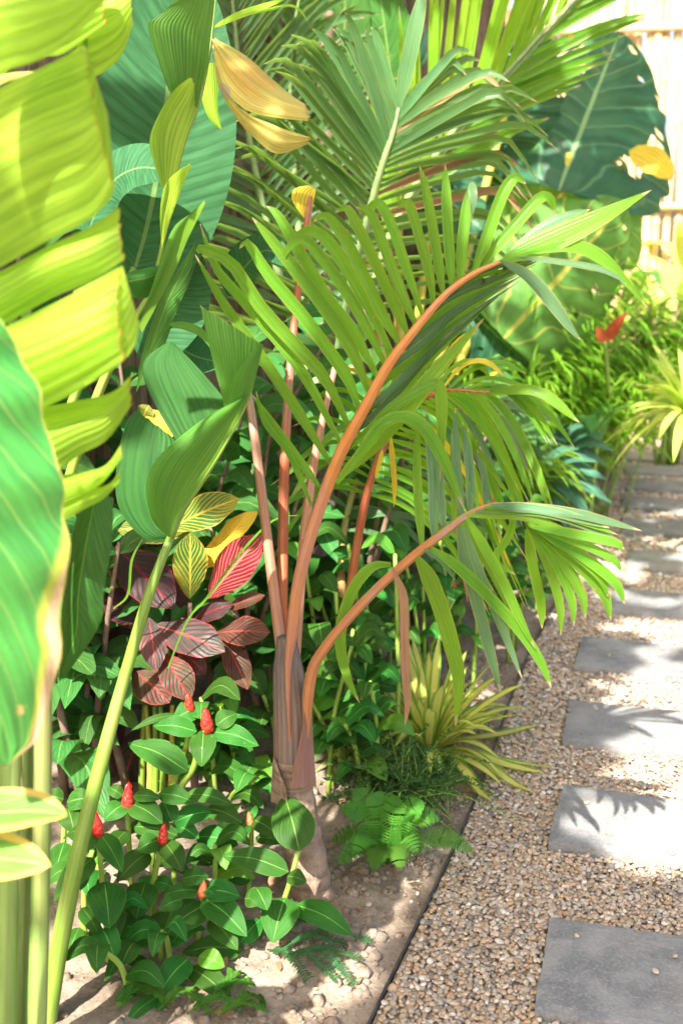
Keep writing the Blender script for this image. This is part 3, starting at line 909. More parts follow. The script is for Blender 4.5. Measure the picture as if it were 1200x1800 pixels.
# upright stalks at the back
def backstalk(pts, rad, mat):
    return stalk(palm, 'stalk', pts, rad, mat, seg=10, n=22)
backstalk(((500, 1180, 2.18), (488, 1090, 2.19), (474, 980, 2.20), (458, 850, 2.22), (443, 735, 2.24), (425, 620, 2.28)), (11, 10, 9.3, 8.5, 7.5, 6), 'petiole')
backstalk(((502, 1170, 2.19), (496, 1090, 2.21), (497, 980, 2.24), (499, 850, 2.28), (506, 700, 2.33), (520, 540, 2.39), (545, 345, 2.45)), (11, 10, 9.5, 9, 8, 6.5, 5), 'petiole_red')
backstalk(((516, 1180, 2.18), (524, 1080, 2.20), (533, 960, 2.23), (545, 860, 2.26), (560, 770, 2.29), (590, 640, 2.35)), (10.5, 9, 9, 8, 7, 5), 'petiole')
patch(palm, 'bud_leaf', ((520, 365, 2.44), (512, 345, 2.44), (520, 330, 2.44), (545, 325, 2.44)), ((546, 400, 2.45), (548, 375, 2.45), (552, 350, 2.45), (556, 330, 2.45)), 'leaflet_yellow', bulge=.005)
# the tall arching frond
AR = [(512, 1330, 2.13), (507, 1250, 2.115), (506, 1175, 2.11), (512, 1120, 2.10), (520, 1050, 2.09), (536, 975, 2.08), (563, 888, 2.07), (600, 793, 2.05), (638, 722, 2.03), (680, 645, 2.01), (722, 588, 2.0), (780, 520, 1.99), (832, 481, 1.98), (880, 460, 1.97)]
fa = stalk(palm, 'frond', AR, (2, 3, 6, 10, 11.5, 11.8, 11.5, 11, 10, 9, 7.5, 6, 5, 3), 'rachis', seg=12, n=48)
fa['label'] = 'tall arching frond with orange stalk and pleated leaflets'
def lf(fr, pts, hw, mat='leaflet', Y=2.0, prof='leaflet', fold=0.3, up=0.15, side=-0.2, nu=14, **kw):
    return pleaf(fr, 'leaflet', pts, hw, mat, Y=Y, prof=prof, fold=fold, up=up, side=side, nu=nu, nv=4, jit=.12, **kw)
LA = [  # (points, half width)
    (((548, 890), (510, 800), (467, 743), (450, 687)), 7), (((563, 858), (500, 773), (442, 692)), 9),
    (((582, 817), (517, 712), (462, 630), (395, 535), (343, 447)), 12), (((600, 782), (540, 667), (490, 600), (430, 530), (380, 470), (352, 393)), 12),
    (((614, 752), (573, 667), (523, 610), (457, 537), (407, 462), (353, 437), (350, 446)), 14), (((632, 722), (613, 667), (580, 617), (527, 547), (473, 483), (437, 428), (421, 437)), 14),
    (((649, 692), (617, 613), (567, 537), (513, 467), (473, 417), (443, 382)), 14), (((666, 668), (623, 587), (573, 520), (527, 443), (490, 380), (468, 362)), 13),
    (((678, 643), (647, 580), (607, 510), (557, 443), (530, 420), (505, 440), (498, 458)), 12), (((691, 624), (650, 543), (613, 477), (580, 427), (548, 405), (520, 420), (502, 447)), 13),
    (((704, 607), (673, 553), (640, 483), (603, 413), (573, 380), (550, 390)), 13), (((718, 590), (700, 550), (667, 477), (630, 400), (610, 367), (588, 374)), 12),
    (((731, 573), (703, 510), (673, 430), (650, 374), (625, 364)), 11.5), (((744, 560), (713, 470), (690, 403), (668, 360), (650, 366), (638, 384)), 11),
    (((762, 540), (754, 481), (738, 423), (719, 361), (704, 359), (698, 364)), 11), (((779, 523), (765, 435), (750, 347), (737, 291)), 11),
    (((794, 507), (788, 423), (784, 347), (782, 289)), 11.5), (((809, 496), (811, 435), (819, 366), (828, 319)), 12),
    (((830, 481), (853, 423), (880, 347), (903, 313), (924, 323)), 13), (((849, 469), (872, 435), (915, 385), (949, 348), (968, 352), (974, 377)), 12),
]
BL = {2: 1, 3: 1, 4: 1}
for k, (pts, hw) in enumerate(LA):
    y0 = 2.05 - 0.004 * k
    pp = [(q[0], q[1], y0 + (0.02 + 0.05 * (i / len(pts))) * (1 if k % 2 else 0.5)) for i, q in enumerate(pts)]
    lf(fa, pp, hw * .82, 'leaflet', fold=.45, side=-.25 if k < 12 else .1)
lf(fa, ((828, 319, 1.985), (831, 345, 1.97), (829, 385, 1.965)), 8, 'leaflet_wax', prof='lance')
# end leaflets
lf(fa, ((880, 458), (960, 427), (1050, 385), (1144, 334)), 23, 'leaflet', Y=1.96, prof='lance', fold=.18, up=.3)
lf(fa, ((885, 452, 1.985), (950, 403, 1.985), (1000, 378, 1.985), (1037, 368, 1.985)), 9, 'leaflet_wax', prof='lance')
lf(fa, ((920, 446), (1000, 434), (1050, 450), (1090, 485), (1137, 541)), 13, 'leaflet', Y=1.95, prof='lance', up=.6)
lf(fa, ((900, 452), (980, 461), (1050, 473), (1085, 488), (1100, 500)), 7, 'leaflet_wax', Y=1.94, prof='lance', up=.8)
lf(fa, ((876, 457), (930, 488), (975, 540), (1000, 575), (1020, 598)), 12, 'leaflet_wax', Y=1.93, prof='lance', up=.5)
# leaflets folded back along the underside of the stalk
RP = [V((q[0], q[1], q[2])) for q in AR[5:]]
RP = cat(RP + [V((960, 425, 1.965))], 80)                        # picture-plane track of the stalk, third value is its distance
def along(i, off):
    i = max(0, min(79, i))
    d = (RP[i + 1] - RP[i])
    L_ = math.hypot(d.x, d.y)
    return (RP[i].x - d.y / L_ * off, RP[i].y + d.x / L_ * off, RP[i].z + .004 + off * .0006)
for k in range(12):
    i0 = int(lerp(17, 66, k / 11))
    o = lerp(58, 10, k / 11)
    n_ = int(lerp(50, 18, k / 11)) + (k * 7) % 5
    pts = [along(i0, 3), along(i0 + 5, o * .42), along(i0 + 12, o * .8), along(i0 + int(n_ * .5), o), along(i0 + n_, o * .9)]
    lf(fa, pts, lerp(8, 6, k / 11), 'leaflet_wax' if k % 3 else 'leaflet', fold=.9, up=.5, side=-.5, nu=18)
lf(fa, ((598, 838), (660, 778), (720, 712), (770, 650), (850, 560)), 16, 'leaflet', Y=2.03, fold=.4)
lf(fa, ((592, 850), (640, 790), (672, 748), (705, 734), (740, 748), (770, 793), (795, 846), (816, 896)), 13, 'leaflet', Y=2.0, up=.8, nu=20)
lf(fa, ((640, 760), (690, 715), (740, 685), (765, 676), (774, 690), (776, 730), (775, 780), (773, 846)), 11, 'leaflet', Y=2.02, nu=22, fold=.12)
# the low frond bending to the right
BR = [(532, 1345, 2.13), (538, 1280, 2.12), (541, 1225, 2.11), (550, 1175, 2.095), (568, 1143, 2.08), (607, 1093, 2.06), (667, 1030, 2.04), (733, 972, 2.02), (783, 934, 2.0), (823, 905, 1.99), (867, 888, 1.98), (905, 893, 1.97), (930, 918, 1.96)]
fb = stalk(palm, 'frond', BR, (3, 7, 11, 10.5, 9.8, 9, 8.5, 8, 7, 6, 5, 4, 3), 'rachis_b', seg=12, n=48)
fb['label'] = 'low frond bending right over the bed with hanging leaflets'
for k, (b, e_, hw) in enumerate((((742, 965), (733, 735), 8), ((762, 948), (748, 718), 10), ((780, 934), (772, 740), 8), ((797, 922), (792, 760), 7), ((812, 912), (800, 715), 8), ((826, 903), (812, 740), 8), ((840, 897), (822, 752), 7), ((853, 892), (838, 790), 6), ((866, 889), (852, 815), 5))):
    lf(fb, ((b[0], b[1], 2.02), ((b[0] + e_[0]) / 2 + (6 if k % 2 else -4), (b[1] + e_[1]) / 2, 2.07), (e_[0], e_[1], 2.12)), hw, 'leaflet_wax' if k % 3 else 'leaflet', fold=.4)
for k, (e_, hw) in enumerate((((985, 1117), 8), ((1008, 1100), 8), ((1028, 1087), 9), ((1073, 1090), 10), ((1068, 1050), 9), ((1097, 1062), 9), ((1092, 1005), 8), ((1096, 965), 8))):
    b = (922 + k * 1.5, 912 + 2 * k)
    m1 = (lerp(b[0], e_[0], .45) + 8, lerp(b[1], e_[1], .36))
    m2 = (lerp(b[0], e_[0], .85) + 6, lerp(b[1], e_[1], .72))
    y0 = 1.955 - .006 * k
    lf(fb, (b + (y0,), m1 + (y0 - .02,), m2 + (y0 - .03,), e_ + (y0 - .03,)), hw * 1.15, 'leaflet', up=.5, side=.3, fold=.25)
for k, (b, e_) in enumerate((((835, 900), (1093, 953)), ((850, 892), (1085, 940)), ((862, 888), (1070, 928)), ((820, 906), (1020, 945)), ((870, 888), (1127, 933)))):
    m_ = ((b[0] + e_[0]) / 2, (b[1] + e_[1]) / 2 - 22 + 7 * k % 15)
    lf(fb, (b + (1.965,), m_ + (1.94,), e_ + (1.93,)), 10, 'leaflet' if k % 2 else 'leaflet_wax', up=.9, fold=.3)
hang = [(((733, 980), (753, 1013), (773, 1063), (793, 1130), (806, 1197), (800, 1277)), 15, 'leaflet', 1.97), (((690, 1000), (708, 1045), (711, 1100), (712, 1170), (716, 1235), (711, 1276)), 8, 'leaflet_dry', 2.0),
        (((757, 963), (800, 993), (857, 1047), (917, 1113), (953, 1170), (968, 1210)), 10, 'leaflet', 1.94), (((820, 910), (850, 960), (883, 1020), (913, 1087), (940, 1140)), 9, 'leaflet', 1.93),
        (((815, 925), (835, 985), (865, 1060), (893, 1130), (917, 1193)), 8, 'leaflet_wax', 1.95), (((806, 925), (818, 985), (838, 1060), (862, 1150), (880, 1217)), 11, 'leaflet_wax', 1.96),
        (((800, 930), (812, 960), (815, 1010), (822, 1060)), 4, 'leaflet_dry', 1.97), (((687, 992), (653, 997), (620, 1037), (600, 1100), (600, 1150), (613, 1197), (632, 1236)), 10, 'leaflet', 2.06),
        (((745, 965), (775, 985), (800, 1020)), 5, 'leaflet_wax', 2.0), (((905, 895), (895, 940), (870, 985), (905, 1010)), 7, 'leaflet', 1.99), (((925, 930), (935, 990), (950, 1060), (952, 1105)), 9, 'leaflet', 2.0)]
for pts, hw, mt, y0 in hang:
    lf(fb, pts, hw, mt, Y=y0, fold=.2, nu=18)
for pts, hw in ((((660, 840), (668, 810), (672, 790)), 4), (((686, 765), (690, 810), (693, 850), (692, 893)), 5)):
    lf(palm, pts, hw, 'leaflet_yellow', Y=2.15)
# a frond further right, its red stalk behind
RR_ = [(618, 1010, 2.5), (635, 920, 2.52), (655, 830, 2.55), (690, 740, 2.6), (760, 670, 2.7), (850, 630, 2.8)]

# ------------------------------------------------------------------ palm behind: red stalk, long blue green leaflets
pbk = gnd(600, 1290)
palm2 = thing('palm', 'shaded palm with red stalk and drooping leaflets behind the young palm', 'palm', (pbk.x, pbk.y, 0))
stalk(palm2, 'trunk', ((602, 1300, 3.0), (606, 1180, 3.0), (612, 1060, 2.9)), (26, 22, 16), 'sheath', seg=12)
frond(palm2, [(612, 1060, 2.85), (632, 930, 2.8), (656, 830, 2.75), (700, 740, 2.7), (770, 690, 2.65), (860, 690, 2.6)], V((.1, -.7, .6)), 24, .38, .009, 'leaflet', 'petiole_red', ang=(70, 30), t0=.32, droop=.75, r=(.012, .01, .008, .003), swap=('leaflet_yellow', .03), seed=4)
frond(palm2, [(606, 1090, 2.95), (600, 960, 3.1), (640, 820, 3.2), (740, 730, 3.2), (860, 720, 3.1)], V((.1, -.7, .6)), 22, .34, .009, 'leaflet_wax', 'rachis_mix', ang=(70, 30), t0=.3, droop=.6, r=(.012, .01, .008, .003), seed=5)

# ------------------------------------------------------------------ large feather palm behind, bluish fronds
p3 = at(560, 1100, 3.9)
palm3 = thing('palm', 'large feather palm with long bluish fronds filling the upper middle', 'palm', (p3.x, 3.9, 0))
stalk(palm3, 'trunk', ((556, 1090, 3.9), (566, 900, 3.85), (580, 760, 3.75)), (40, 34, 24), 'sheath', seg=14)
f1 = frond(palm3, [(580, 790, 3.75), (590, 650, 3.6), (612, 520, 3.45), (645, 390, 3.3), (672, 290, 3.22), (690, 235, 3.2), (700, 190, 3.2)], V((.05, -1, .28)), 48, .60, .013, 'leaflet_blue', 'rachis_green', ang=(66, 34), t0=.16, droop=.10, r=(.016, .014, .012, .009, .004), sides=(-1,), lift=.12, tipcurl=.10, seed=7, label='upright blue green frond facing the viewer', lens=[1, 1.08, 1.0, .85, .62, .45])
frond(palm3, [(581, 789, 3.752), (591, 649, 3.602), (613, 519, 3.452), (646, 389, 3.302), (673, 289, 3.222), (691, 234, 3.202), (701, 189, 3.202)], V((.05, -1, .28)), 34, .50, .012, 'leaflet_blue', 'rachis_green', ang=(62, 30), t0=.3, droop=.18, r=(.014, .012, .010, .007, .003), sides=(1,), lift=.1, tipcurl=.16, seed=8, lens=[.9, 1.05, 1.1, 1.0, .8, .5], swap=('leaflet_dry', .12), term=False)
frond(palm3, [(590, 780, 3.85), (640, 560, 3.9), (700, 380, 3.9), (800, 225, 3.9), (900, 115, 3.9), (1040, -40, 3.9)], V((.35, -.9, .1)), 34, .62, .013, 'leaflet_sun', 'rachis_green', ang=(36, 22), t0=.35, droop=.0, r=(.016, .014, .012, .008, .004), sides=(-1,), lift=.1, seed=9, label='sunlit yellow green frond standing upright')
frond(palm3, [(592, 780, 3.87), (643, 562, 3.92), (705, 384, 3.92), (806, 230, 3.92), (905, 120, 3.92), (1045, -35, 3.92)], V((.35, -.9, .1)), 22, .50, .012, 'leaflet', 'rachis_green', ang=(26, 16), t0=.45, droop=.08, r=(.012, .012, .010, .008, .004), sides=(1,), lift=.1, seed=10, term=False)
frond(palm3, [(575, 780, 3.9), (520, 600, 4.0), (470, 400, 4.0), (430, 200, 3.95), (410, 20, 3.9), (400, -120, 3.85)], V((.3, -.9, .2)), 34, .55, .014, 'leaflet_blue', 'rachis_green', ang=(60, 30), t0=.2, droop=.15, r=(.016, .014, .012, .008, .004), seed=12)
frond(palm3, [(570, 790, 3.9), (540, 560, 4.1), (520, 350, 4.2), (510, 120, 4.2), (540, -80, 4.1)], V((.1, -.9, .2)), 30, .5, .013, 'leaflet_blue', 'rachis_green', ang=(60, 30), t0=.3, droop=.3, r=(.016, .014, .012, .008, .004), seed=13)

# ------------------------------------------------------------------ big ribbed leaves on the left
b0 = gnd(20, 1900)
ban = thing('banana_plant', 'tall broad-leaved plant with torn sunlit leaves at the left edge', 'banana plant', (at(20, 1900, 1.5).x, 1.5, 0))
for cx, rr_, Yk in ((-28, 20, 1.50), (16, 20, 1.47), (47, 11, 1.52), (73, 17, 1.49), (-60, 22, 1.5)):
    stalk(ban, 'stalk', ((cx - 22, 2150, Yk), (cx - 8, 1800, Yk), (cx, 1500, Yk), (cx + 3, 1250, Yk), (cx - 4, 900, Yk + .02), (cx - 30, 500, Yk + .04)), (rr_ * 1.25, rr_ * 1.15, rr_, rr_ * .95, rr_ * .8, rr_ * .5), 'stem_pale', n=24)
lm = stalk(ban, 'leaf', ((-120, 980, 1.46), (-110, 700, 1.44), (-90, 450, 1.44), (-50, 220, 1.46), (10, 40, 1.5), (60, -60, 1.5)), (10, 9, 8, 6, 4, 2), 'stem_green', n=20)
lm['label'] = 'broad torn leaf glowing yellow green in the sun'
def seg(A, B, mat='banana_lit', Y0=1.45, Y1=1.38, par=None, name='leaf_segment', bulge=.035, **kw):
    A2 = [(q[0], q[1], lerp(Y0, Y1, i / (len(A) - 1))) for i, q in enumerate(A)]
    B2 = [(q[0], q[1], lerp(Y0, Y1, i / (len(B) - 1)) - .015) for i, q in enumerate(B)]
    return patch(par or lm, name, A2, B2, mat, bulge=bulge, nu=18, nv=14, **kw)
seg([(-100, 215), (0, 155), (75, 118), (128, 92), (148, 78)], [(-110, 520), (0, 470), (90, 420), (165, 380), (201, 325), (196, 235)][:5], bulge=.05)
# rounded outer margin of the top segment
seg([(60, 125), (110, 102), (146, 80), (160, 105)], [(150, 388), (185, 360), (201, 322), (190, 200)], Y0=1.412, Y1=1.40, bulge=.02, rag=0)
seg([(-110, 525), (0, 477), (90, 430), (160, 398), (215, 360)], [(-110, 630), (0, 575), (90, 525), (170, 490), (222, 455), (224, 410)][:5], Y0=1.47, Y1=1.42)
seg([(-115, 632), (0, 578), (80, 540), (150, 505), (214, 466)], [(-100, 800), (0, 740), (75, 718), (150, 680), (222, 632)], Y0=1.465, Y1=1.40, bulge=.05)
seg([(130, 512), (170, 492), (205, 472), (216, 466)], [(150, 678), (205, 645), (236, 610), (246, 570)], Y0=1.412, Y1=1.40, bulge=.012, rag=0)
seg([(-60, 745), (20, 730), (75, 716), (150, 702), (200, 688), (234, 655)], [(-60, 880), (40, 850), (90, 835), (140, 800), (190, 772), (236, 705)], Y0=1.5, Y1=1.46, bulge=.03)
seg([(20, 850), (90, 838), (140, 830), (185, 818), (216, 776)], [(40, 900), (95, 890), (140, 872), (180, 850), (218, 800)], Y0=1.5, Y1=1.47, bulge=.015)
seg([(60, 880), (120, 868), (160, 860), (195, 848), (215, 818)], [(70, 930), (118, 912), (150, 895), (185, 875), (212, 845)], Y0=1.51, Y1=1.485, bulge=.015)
# leaf overhanging at the top left and the glowing ones behind it
lt = seg([(-80, -40), (0, -60), (90, -60), (200, -30)], [(-80, 190), (0, 130), (70, 105), (130, 65), (192, -5)][:4] + [(195, -10)], Y0=1.30, Y1=1.28, par=ban, name='leaf', bulge=.03)
lt['label'] = 'blurred green leaf hanging in at the top left corner'
seg([(-20, -60), (60, -40), (110, -30), (190, -40)], [(-20, 150), (40, 108), (80, 100), (118, 92), (190, 40)], Y0=1.75, Y1=1.72, par=ban, name='leaf')
seg([(130, -30), (160, -30), (200, -30), (236, -30)], [(132, 60), (148, 128), (166, 136), (212, 100), (236, 30)][:4] + [(235, 40)], Y0=1.80, Y1=1.78, par=ban, name='leaf')
seg([(128, -20), (140, 20), (144, 60), (150, 98)], [(162, -20), (160, 20), (157, 60), (153, 98)], 'banana_mid', Y0=1.77, Y1=1.77, par=ban, name='leaf', bulge=.02)
seg([(-20, 135), (20, 128), (60, 125), (100, 118)], [(-20, 160), (20, 142), (60, 138), (100, 122)], 'dry_leaf', Y0=1.6, Y1=1.58, par=ban, name='leaf', bulge=.008)
# green leaf hanging behind the glossy one
g8 = seg([(150, 860), (125, 950), (112, 1040), (105, 1130), (104, 1200)], [(200, 875), (197, 950), (183, 1040), (175, 1100), (108, 1200)], 'deep', Y0=1.62, Y1=1.60, par=ban, name='leaf', bulge=.03)
# near glossy leaf
gb = at(-120, 1500, 1.2)
gl = thing('glossy_leaved_plant', 'near glossy green plant with bleached leaf margin at the left edge', 'plant', (gb.x, 1.2, 0))
stalk(gl, 'stalk', ((-230, 2400, 1.2), (-260, 1400, 1.24), (-240, 800, 1.24), (-160, 480, 1.22)), (16, 14, 12, 9), 'stem_green')
pleaf(gl, 'leaf', ((-160, 490, 1.22), (-110, 640, 1.2), (-60, 850, 1.18), (-25, 1080, 1.17), (12, 1345, 1.18)), 178, 'glossy', up=.5, side=.3, prof='oblong', nu=40, nv=18, fold=.12, wave=.08, wf=6, cup=-.15, ragged=.07)
# variegated leaves, low left
vb = at(-160, 1700, 1.25)
vg = thing('variegated_shrub', 'variegated shrub with yellow margined leaves poking in at the left', 'shrub', (vb.x, 1.25, 0))
stalk(vg, 'stem', ((-180, 2350, 1.25), (-170, 1700, 1.26), (-150, 1450, 1.26)), (7, 6, 5), 'wood')
pleaf(vg, 'leaf', ((-150, 1450, 1.26), (-40, 1432, 1.24), (60, 1425, 1.23), (119, 1434, 1.22)), 50, 'varieg', up=.9, nu=16, nv=8, fold=.15)
pleaf(vg, 'leaf', ((-150, 1500, 1.26), (-50, 1505, 1.24), (30, 1512, 1.22), (90, 1522, 1.21)), 52, 'varieg', up=.5, nu=16, nv=8, fold=.12)

# plant with waxy ribbed leaves behind (upright) and the folded leaf on a long stalk
wx = at(60, 1400, 2.45)
wax = thing('waxy_leaved_plant', 'tall plant with waxy blue green ribbed leaves behind the sunlit torn leaves', 'plant', (wx.x, 2.5, 0))
stalk(wax, 'stalk', ((60, 1420, 2.45), (62, 1000, 2.45), (130, 700, 2.48), (236, 470, 2.52)), (14, 12, 9, 6), 'stem_green')
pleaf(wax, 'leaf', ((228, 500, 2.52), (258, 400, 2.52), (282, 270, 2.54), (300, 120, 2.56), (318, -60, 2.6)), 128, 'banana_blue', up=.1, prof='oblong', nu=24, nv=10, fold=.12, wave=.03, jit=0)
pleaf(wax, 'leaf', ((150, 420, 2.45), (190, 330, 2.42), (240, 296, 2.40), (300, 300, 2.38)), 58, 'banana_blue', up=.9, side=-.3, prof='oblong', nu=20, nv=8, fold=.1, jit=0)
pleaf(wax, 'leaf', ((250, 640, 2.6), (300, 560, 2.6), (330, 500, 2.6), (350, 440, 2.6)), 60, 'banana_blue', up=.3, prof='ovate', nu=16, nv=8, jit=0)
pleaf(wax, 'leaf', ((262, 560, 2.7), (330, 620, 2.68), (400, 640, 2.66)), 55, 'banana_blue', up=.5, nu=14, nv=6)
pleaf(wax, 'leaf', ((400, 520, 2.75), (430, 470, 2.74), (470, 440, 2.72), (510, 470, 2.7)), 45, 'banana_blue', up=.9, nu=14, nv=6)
# upright curled leaf with torn lobes
up_ = at(50, 1450, 2.15)
cur = thing('banana_plant', 'plant with an upright curled leaf in torn overlapping lobes, above the red croton', 'banana plant', (up_.x, 2.15, 0))
stalk(cur, 'stalk', ((50, 1480, 2.2), (62, 1150, 2.2), (120, 850, 2.2), (195, 640, 2.18), (262, 520, 2.16)), (14, 12, 10, 8, 5), 'stem_green')
cl = stalk(cur, 'leaf', ((262, 525, 2.17), (283, 445, 2.17), (300, 345, 2.17), (325, 245, 2.17), (347, 190, 2.17), (365, 110, 2.18), (376, 20, 2.2), (385, -80, 2.22)), (5, 4.5, 4, 4, 3.5, 3, 2.5, 2), 'stem_green', n=26)
cl['label'] = 'upright leaf of torn curled lobes'
def lobe(A, B, mat='banana_mid', ya=2.12, yb=2.165, **kw):
    return patch(cl, 'leaf_segment', A, B, mat, Y=ya, YB=yb, nu=16, nv=10, **kw)
lobe([(297, 160), (284, 125), (266, 70), (262, 40), (290, 18), (330, -20)], [(347, 190), (355, 150), (365, 110), (370, 70), (376, 20), (385, -80)], ya=2.10, bulge=.02)
lobe([(290, 345), (270, 285), (263, 245), (277, 205), (305, 160), (336, 134)], [(300, 345), (312, 300), (325, 250), (340, 205), (346, 185), (345, 150)], 'banana_lit', ya=2.08, bulge=.025)
lobe([(285, 455), (282, 405), (282, 365), (290, 325), (312, 302), (336, 289)], [(290, 420), (300, 385), (312, 352), (322, 325), (330, 305), (337, 290)], 'banana_lit', ya=2.06, yb=2.12, bulge=.02)
lobe([(245, 570), (262, 520), (285, 450), (305, 400), (335, 375), (361, 353)], [(250, 585), (285, 520), (310, 470), (328, 425), (345, 390), (362, 355)], 'banana_mid', ya=2.05, yb=2.09, bulge=.02)
lobe([(222, 480), (240, 475), (262, 470), (282, 466)], [(225, 520), (245, 525), (265, 520), (285, 500)], 'deep', ya=2.08, yb=2.10)
lobe([(240, 690), (250, 620), (285, 520), (315, 470), (345, 425)], [(262, 660), (285, 620), (308, 555), (330, 495), (346, 428)], 'deep', ya=2.2, yb=2.16, bulge=.02)
pleaf(cur, 'leaf', ((296, 570, 2.1), (330, 575, 2.1), (360, 592, 2.09), (400, 650, 2.08)), 9, 'banana_mid', up=.5, nu=12)
patch(cur, 'leaf', ((352, 120, 2.3), (352, 160, 2.3), (365, 205, 2.29), (388, 229, 2.28)), ((380, 110, 2.3), (383, 150, 2.3), (383, 190, 2.29), (391, 229, 2.28)), 'banana_lit', bulge=.012)
dl = patch(cur, 'leaf', ((369, 62, 2.22), (427, 93, 2.18), (473, 133, 2.14), (513, 167, 2.12), (540, 186, 2.10)), ((370, 70, 2.2), (392, 150, 2.14), (430, 192, 2.10), (480, 206, 2.08), (553, 213, 2.06)), 'dry_leaf', bulge=.02, nu=26, nv=16, rip=.0028, ripf=2.6, rag=.9, label='dying yellow leaf with a brown patch, torn at its end')
patch(dl, 'leaf_segment', ((372, 85, 2.19), (392, 151, 2.138), (428, 194, 2.098), (475, 216, 2.07), (515, 232, 2.06), (558, 244, 2.05)), ((371, 75, 2.21), (384, 150, 2.17), (418, 210, 2.13), (456, 250, 2.10), (490, 270, 2.09), (545, 252, 2.07)), 'dry_leaf', bulge=.012, nu=22, nv=10, rip=.003, ripf=2, rag=.9)
stalk(cur, 'stalk', ((366, 20, 2.24), (362, 45, 2.23), (370, 64, 2.22)), (3, 3, 2.5), 'yellow_stalk')
pleaf(cur, 'leaf', ((372, 50, 2.2), (420, 28, 2.18), (470, 10, 2.17), (512, -6, 2.16)), 9, 'leaflet_sun', prof='lance', up=.8)
pleaf(cur, 'leaf', ((400, 34, 2.19), (470, 18, 2.18), (510, 10, 2.17), (530, 22, 2.16), (542, 42, 2.16)), 4, 'leaflet_sun', prof='lance', up=.8)

# folded leaf on its long green stalk
fb0 = gnd(78, 1815)
fol = thing('banana_plant', 'plant with one big folded green leaf on a long leaning green stalk', 'banana plant', (fb0.x, fb0.y, 0))
stalk(fol, 'stalk', ((78, 1830, 1.74), (100, 1690, 1.76), (125, 1560, 1.78), (150, 1450, 1.81), (186, 1310, 1.85), (225, 1170, 1.89), (262, 1045, 1.92), (300, 945, 1.95)), (17, 16.5, 15.5, 14, 12.5, 10.5, 9.5, 7), 'stem_green', seg=14, n=36)
fl_ = stalk(fol, 'leaf', ((300, 945, 1.95), (322, 895, 1.96), (360, 838, 1.97), (400, 772, 1.98), (436, 700, 1.99), (458, 612, 2.0)), (7, 6, 5, 4, 3, 2), 'stem_green', n=20)
fl_['label'] = 'big folded leaf, pale outside and dark inside'
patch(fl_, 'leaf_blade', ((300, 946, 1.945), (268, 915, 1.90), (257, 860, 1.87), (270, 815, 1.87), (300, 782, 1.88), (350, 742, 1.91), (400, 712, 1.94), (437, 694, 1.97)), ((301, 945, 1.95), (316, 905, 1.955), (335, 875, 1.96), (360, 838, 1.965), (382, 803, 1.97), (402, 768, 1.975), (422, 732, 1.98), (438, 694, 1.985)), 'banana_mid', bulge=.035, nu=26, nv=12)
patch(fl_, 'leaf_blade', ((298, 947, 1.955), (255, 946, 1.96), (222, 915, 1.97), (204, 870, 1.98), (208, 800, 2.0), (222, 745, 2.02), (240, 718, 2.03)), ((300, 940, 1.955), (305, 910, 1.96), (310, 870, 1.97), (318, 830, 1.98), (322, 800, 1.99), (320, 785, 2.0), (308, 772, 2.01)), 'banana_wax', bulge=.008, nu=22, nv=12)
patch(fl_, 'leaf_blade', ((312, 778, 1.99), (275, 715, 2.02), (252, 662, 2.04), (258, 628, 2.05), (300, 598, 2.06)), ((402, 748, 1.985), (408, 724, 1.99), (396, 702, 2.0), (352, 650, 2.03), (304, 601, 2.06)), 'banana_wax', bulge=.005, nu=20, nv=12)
patch(fl_, 'leaf_blade', ((400, 765, 1.985), (392, 705, 1.98), (378, 650, 1.98), (364, 590, 1.98), (350, 528, 1.99)), ((426, 725, 1.985), (440, 690, 1.985), (452, 652, 1.985), (458, 628, 1.99), (464, 603, 1.99)), 'banana_mid', bulge=.006, nu=18, nv=12, rag=.9)
patch(fl_, 'leaf_blade', ((398, 712, 1.955), (400, 690, 1.95), (415, 655, 1.95), (440, 622, 1.96), (460, 603, 1.97)), ((438, 696, 1.965), (446, 670, 1.965), (453, 645, 1.965), (458, 622, 1.97), (463, 605, 1.975)), 'banana_mid', bulge=.01, nu=12, nv=6)

# ------------------------------------------------------------------ croton
CY = 2.6
cb = gnd(338, 1405)
cro = thing('croton', 'croton shrub with red, purple and yellow patterned leaves beside the leaning green stalk', 'croton', (cb.x, cb.y, 0))
stalk(cro, 'stem', ((345, 1420, CY), (338, 1300, CY), (332, 1180, CY), (334, 1060, CY)), (8, 7, 6, 4), 'wood')
stalk(cro, 'stem', ((325, 1420, CY + .03), (285, 1300, CY + .05), (262, 1180, CY + .05), (255, 1090, CY + .04)), (8, 6, 5, 4), 'wood')
def cl_(b, t, hw, mat, ya=CY, yb=None, up=.5, side=0, **kw):
    yb = yb if yb is not None else ya - .05
    pleaf(cro, 'leaf', (b + (ya,), ((b[0] + t[0]) / 2, (b[1] + t[1]) / 2 - 3, (ya + yb) / 2 - .012), t + (yb,)), hw, mat, up=up, side=side, prof='croton', nu=14, nv=6, fold=.14, cup=-.12, wave=.07, jit=.12, **kw)
cl_((300, 928), (420, 876), 32, 'croton_yellow', 2.62, 2.6)
cl_((334, 1053), (335, 936), 31, 'croton_yellow', 2.60, 2.58)
cl_((366, 1052), (461, 940), 36, 'croton_pink', 2.57, 2.53, side=.2)
cl_((370, 968), (453, 899), 19, 'croton_gold', 2.63, 2.62)
cl_((345, 1000), (430, 935), 24, 'croton_gold', 2.64, 2.62)
cl_((203, 960), (306, 1070), 44, 'croton_dark', 2.62, 2.52)
cl_((255, 1085), (176, 1052), 34, 'croton_dark', 2.60, 2.55)
cl_((272, 1098), (396, 1146), 37, 'croton_grey', 2.56, 2.46, up=.8)
cl_((262, 1085), (275, 1180), 24, 'croton_grey', 2.55, 2.46)
cl_((380, 1112), (475, 1112), 29, 'croton_red', 2.58, 2.52)
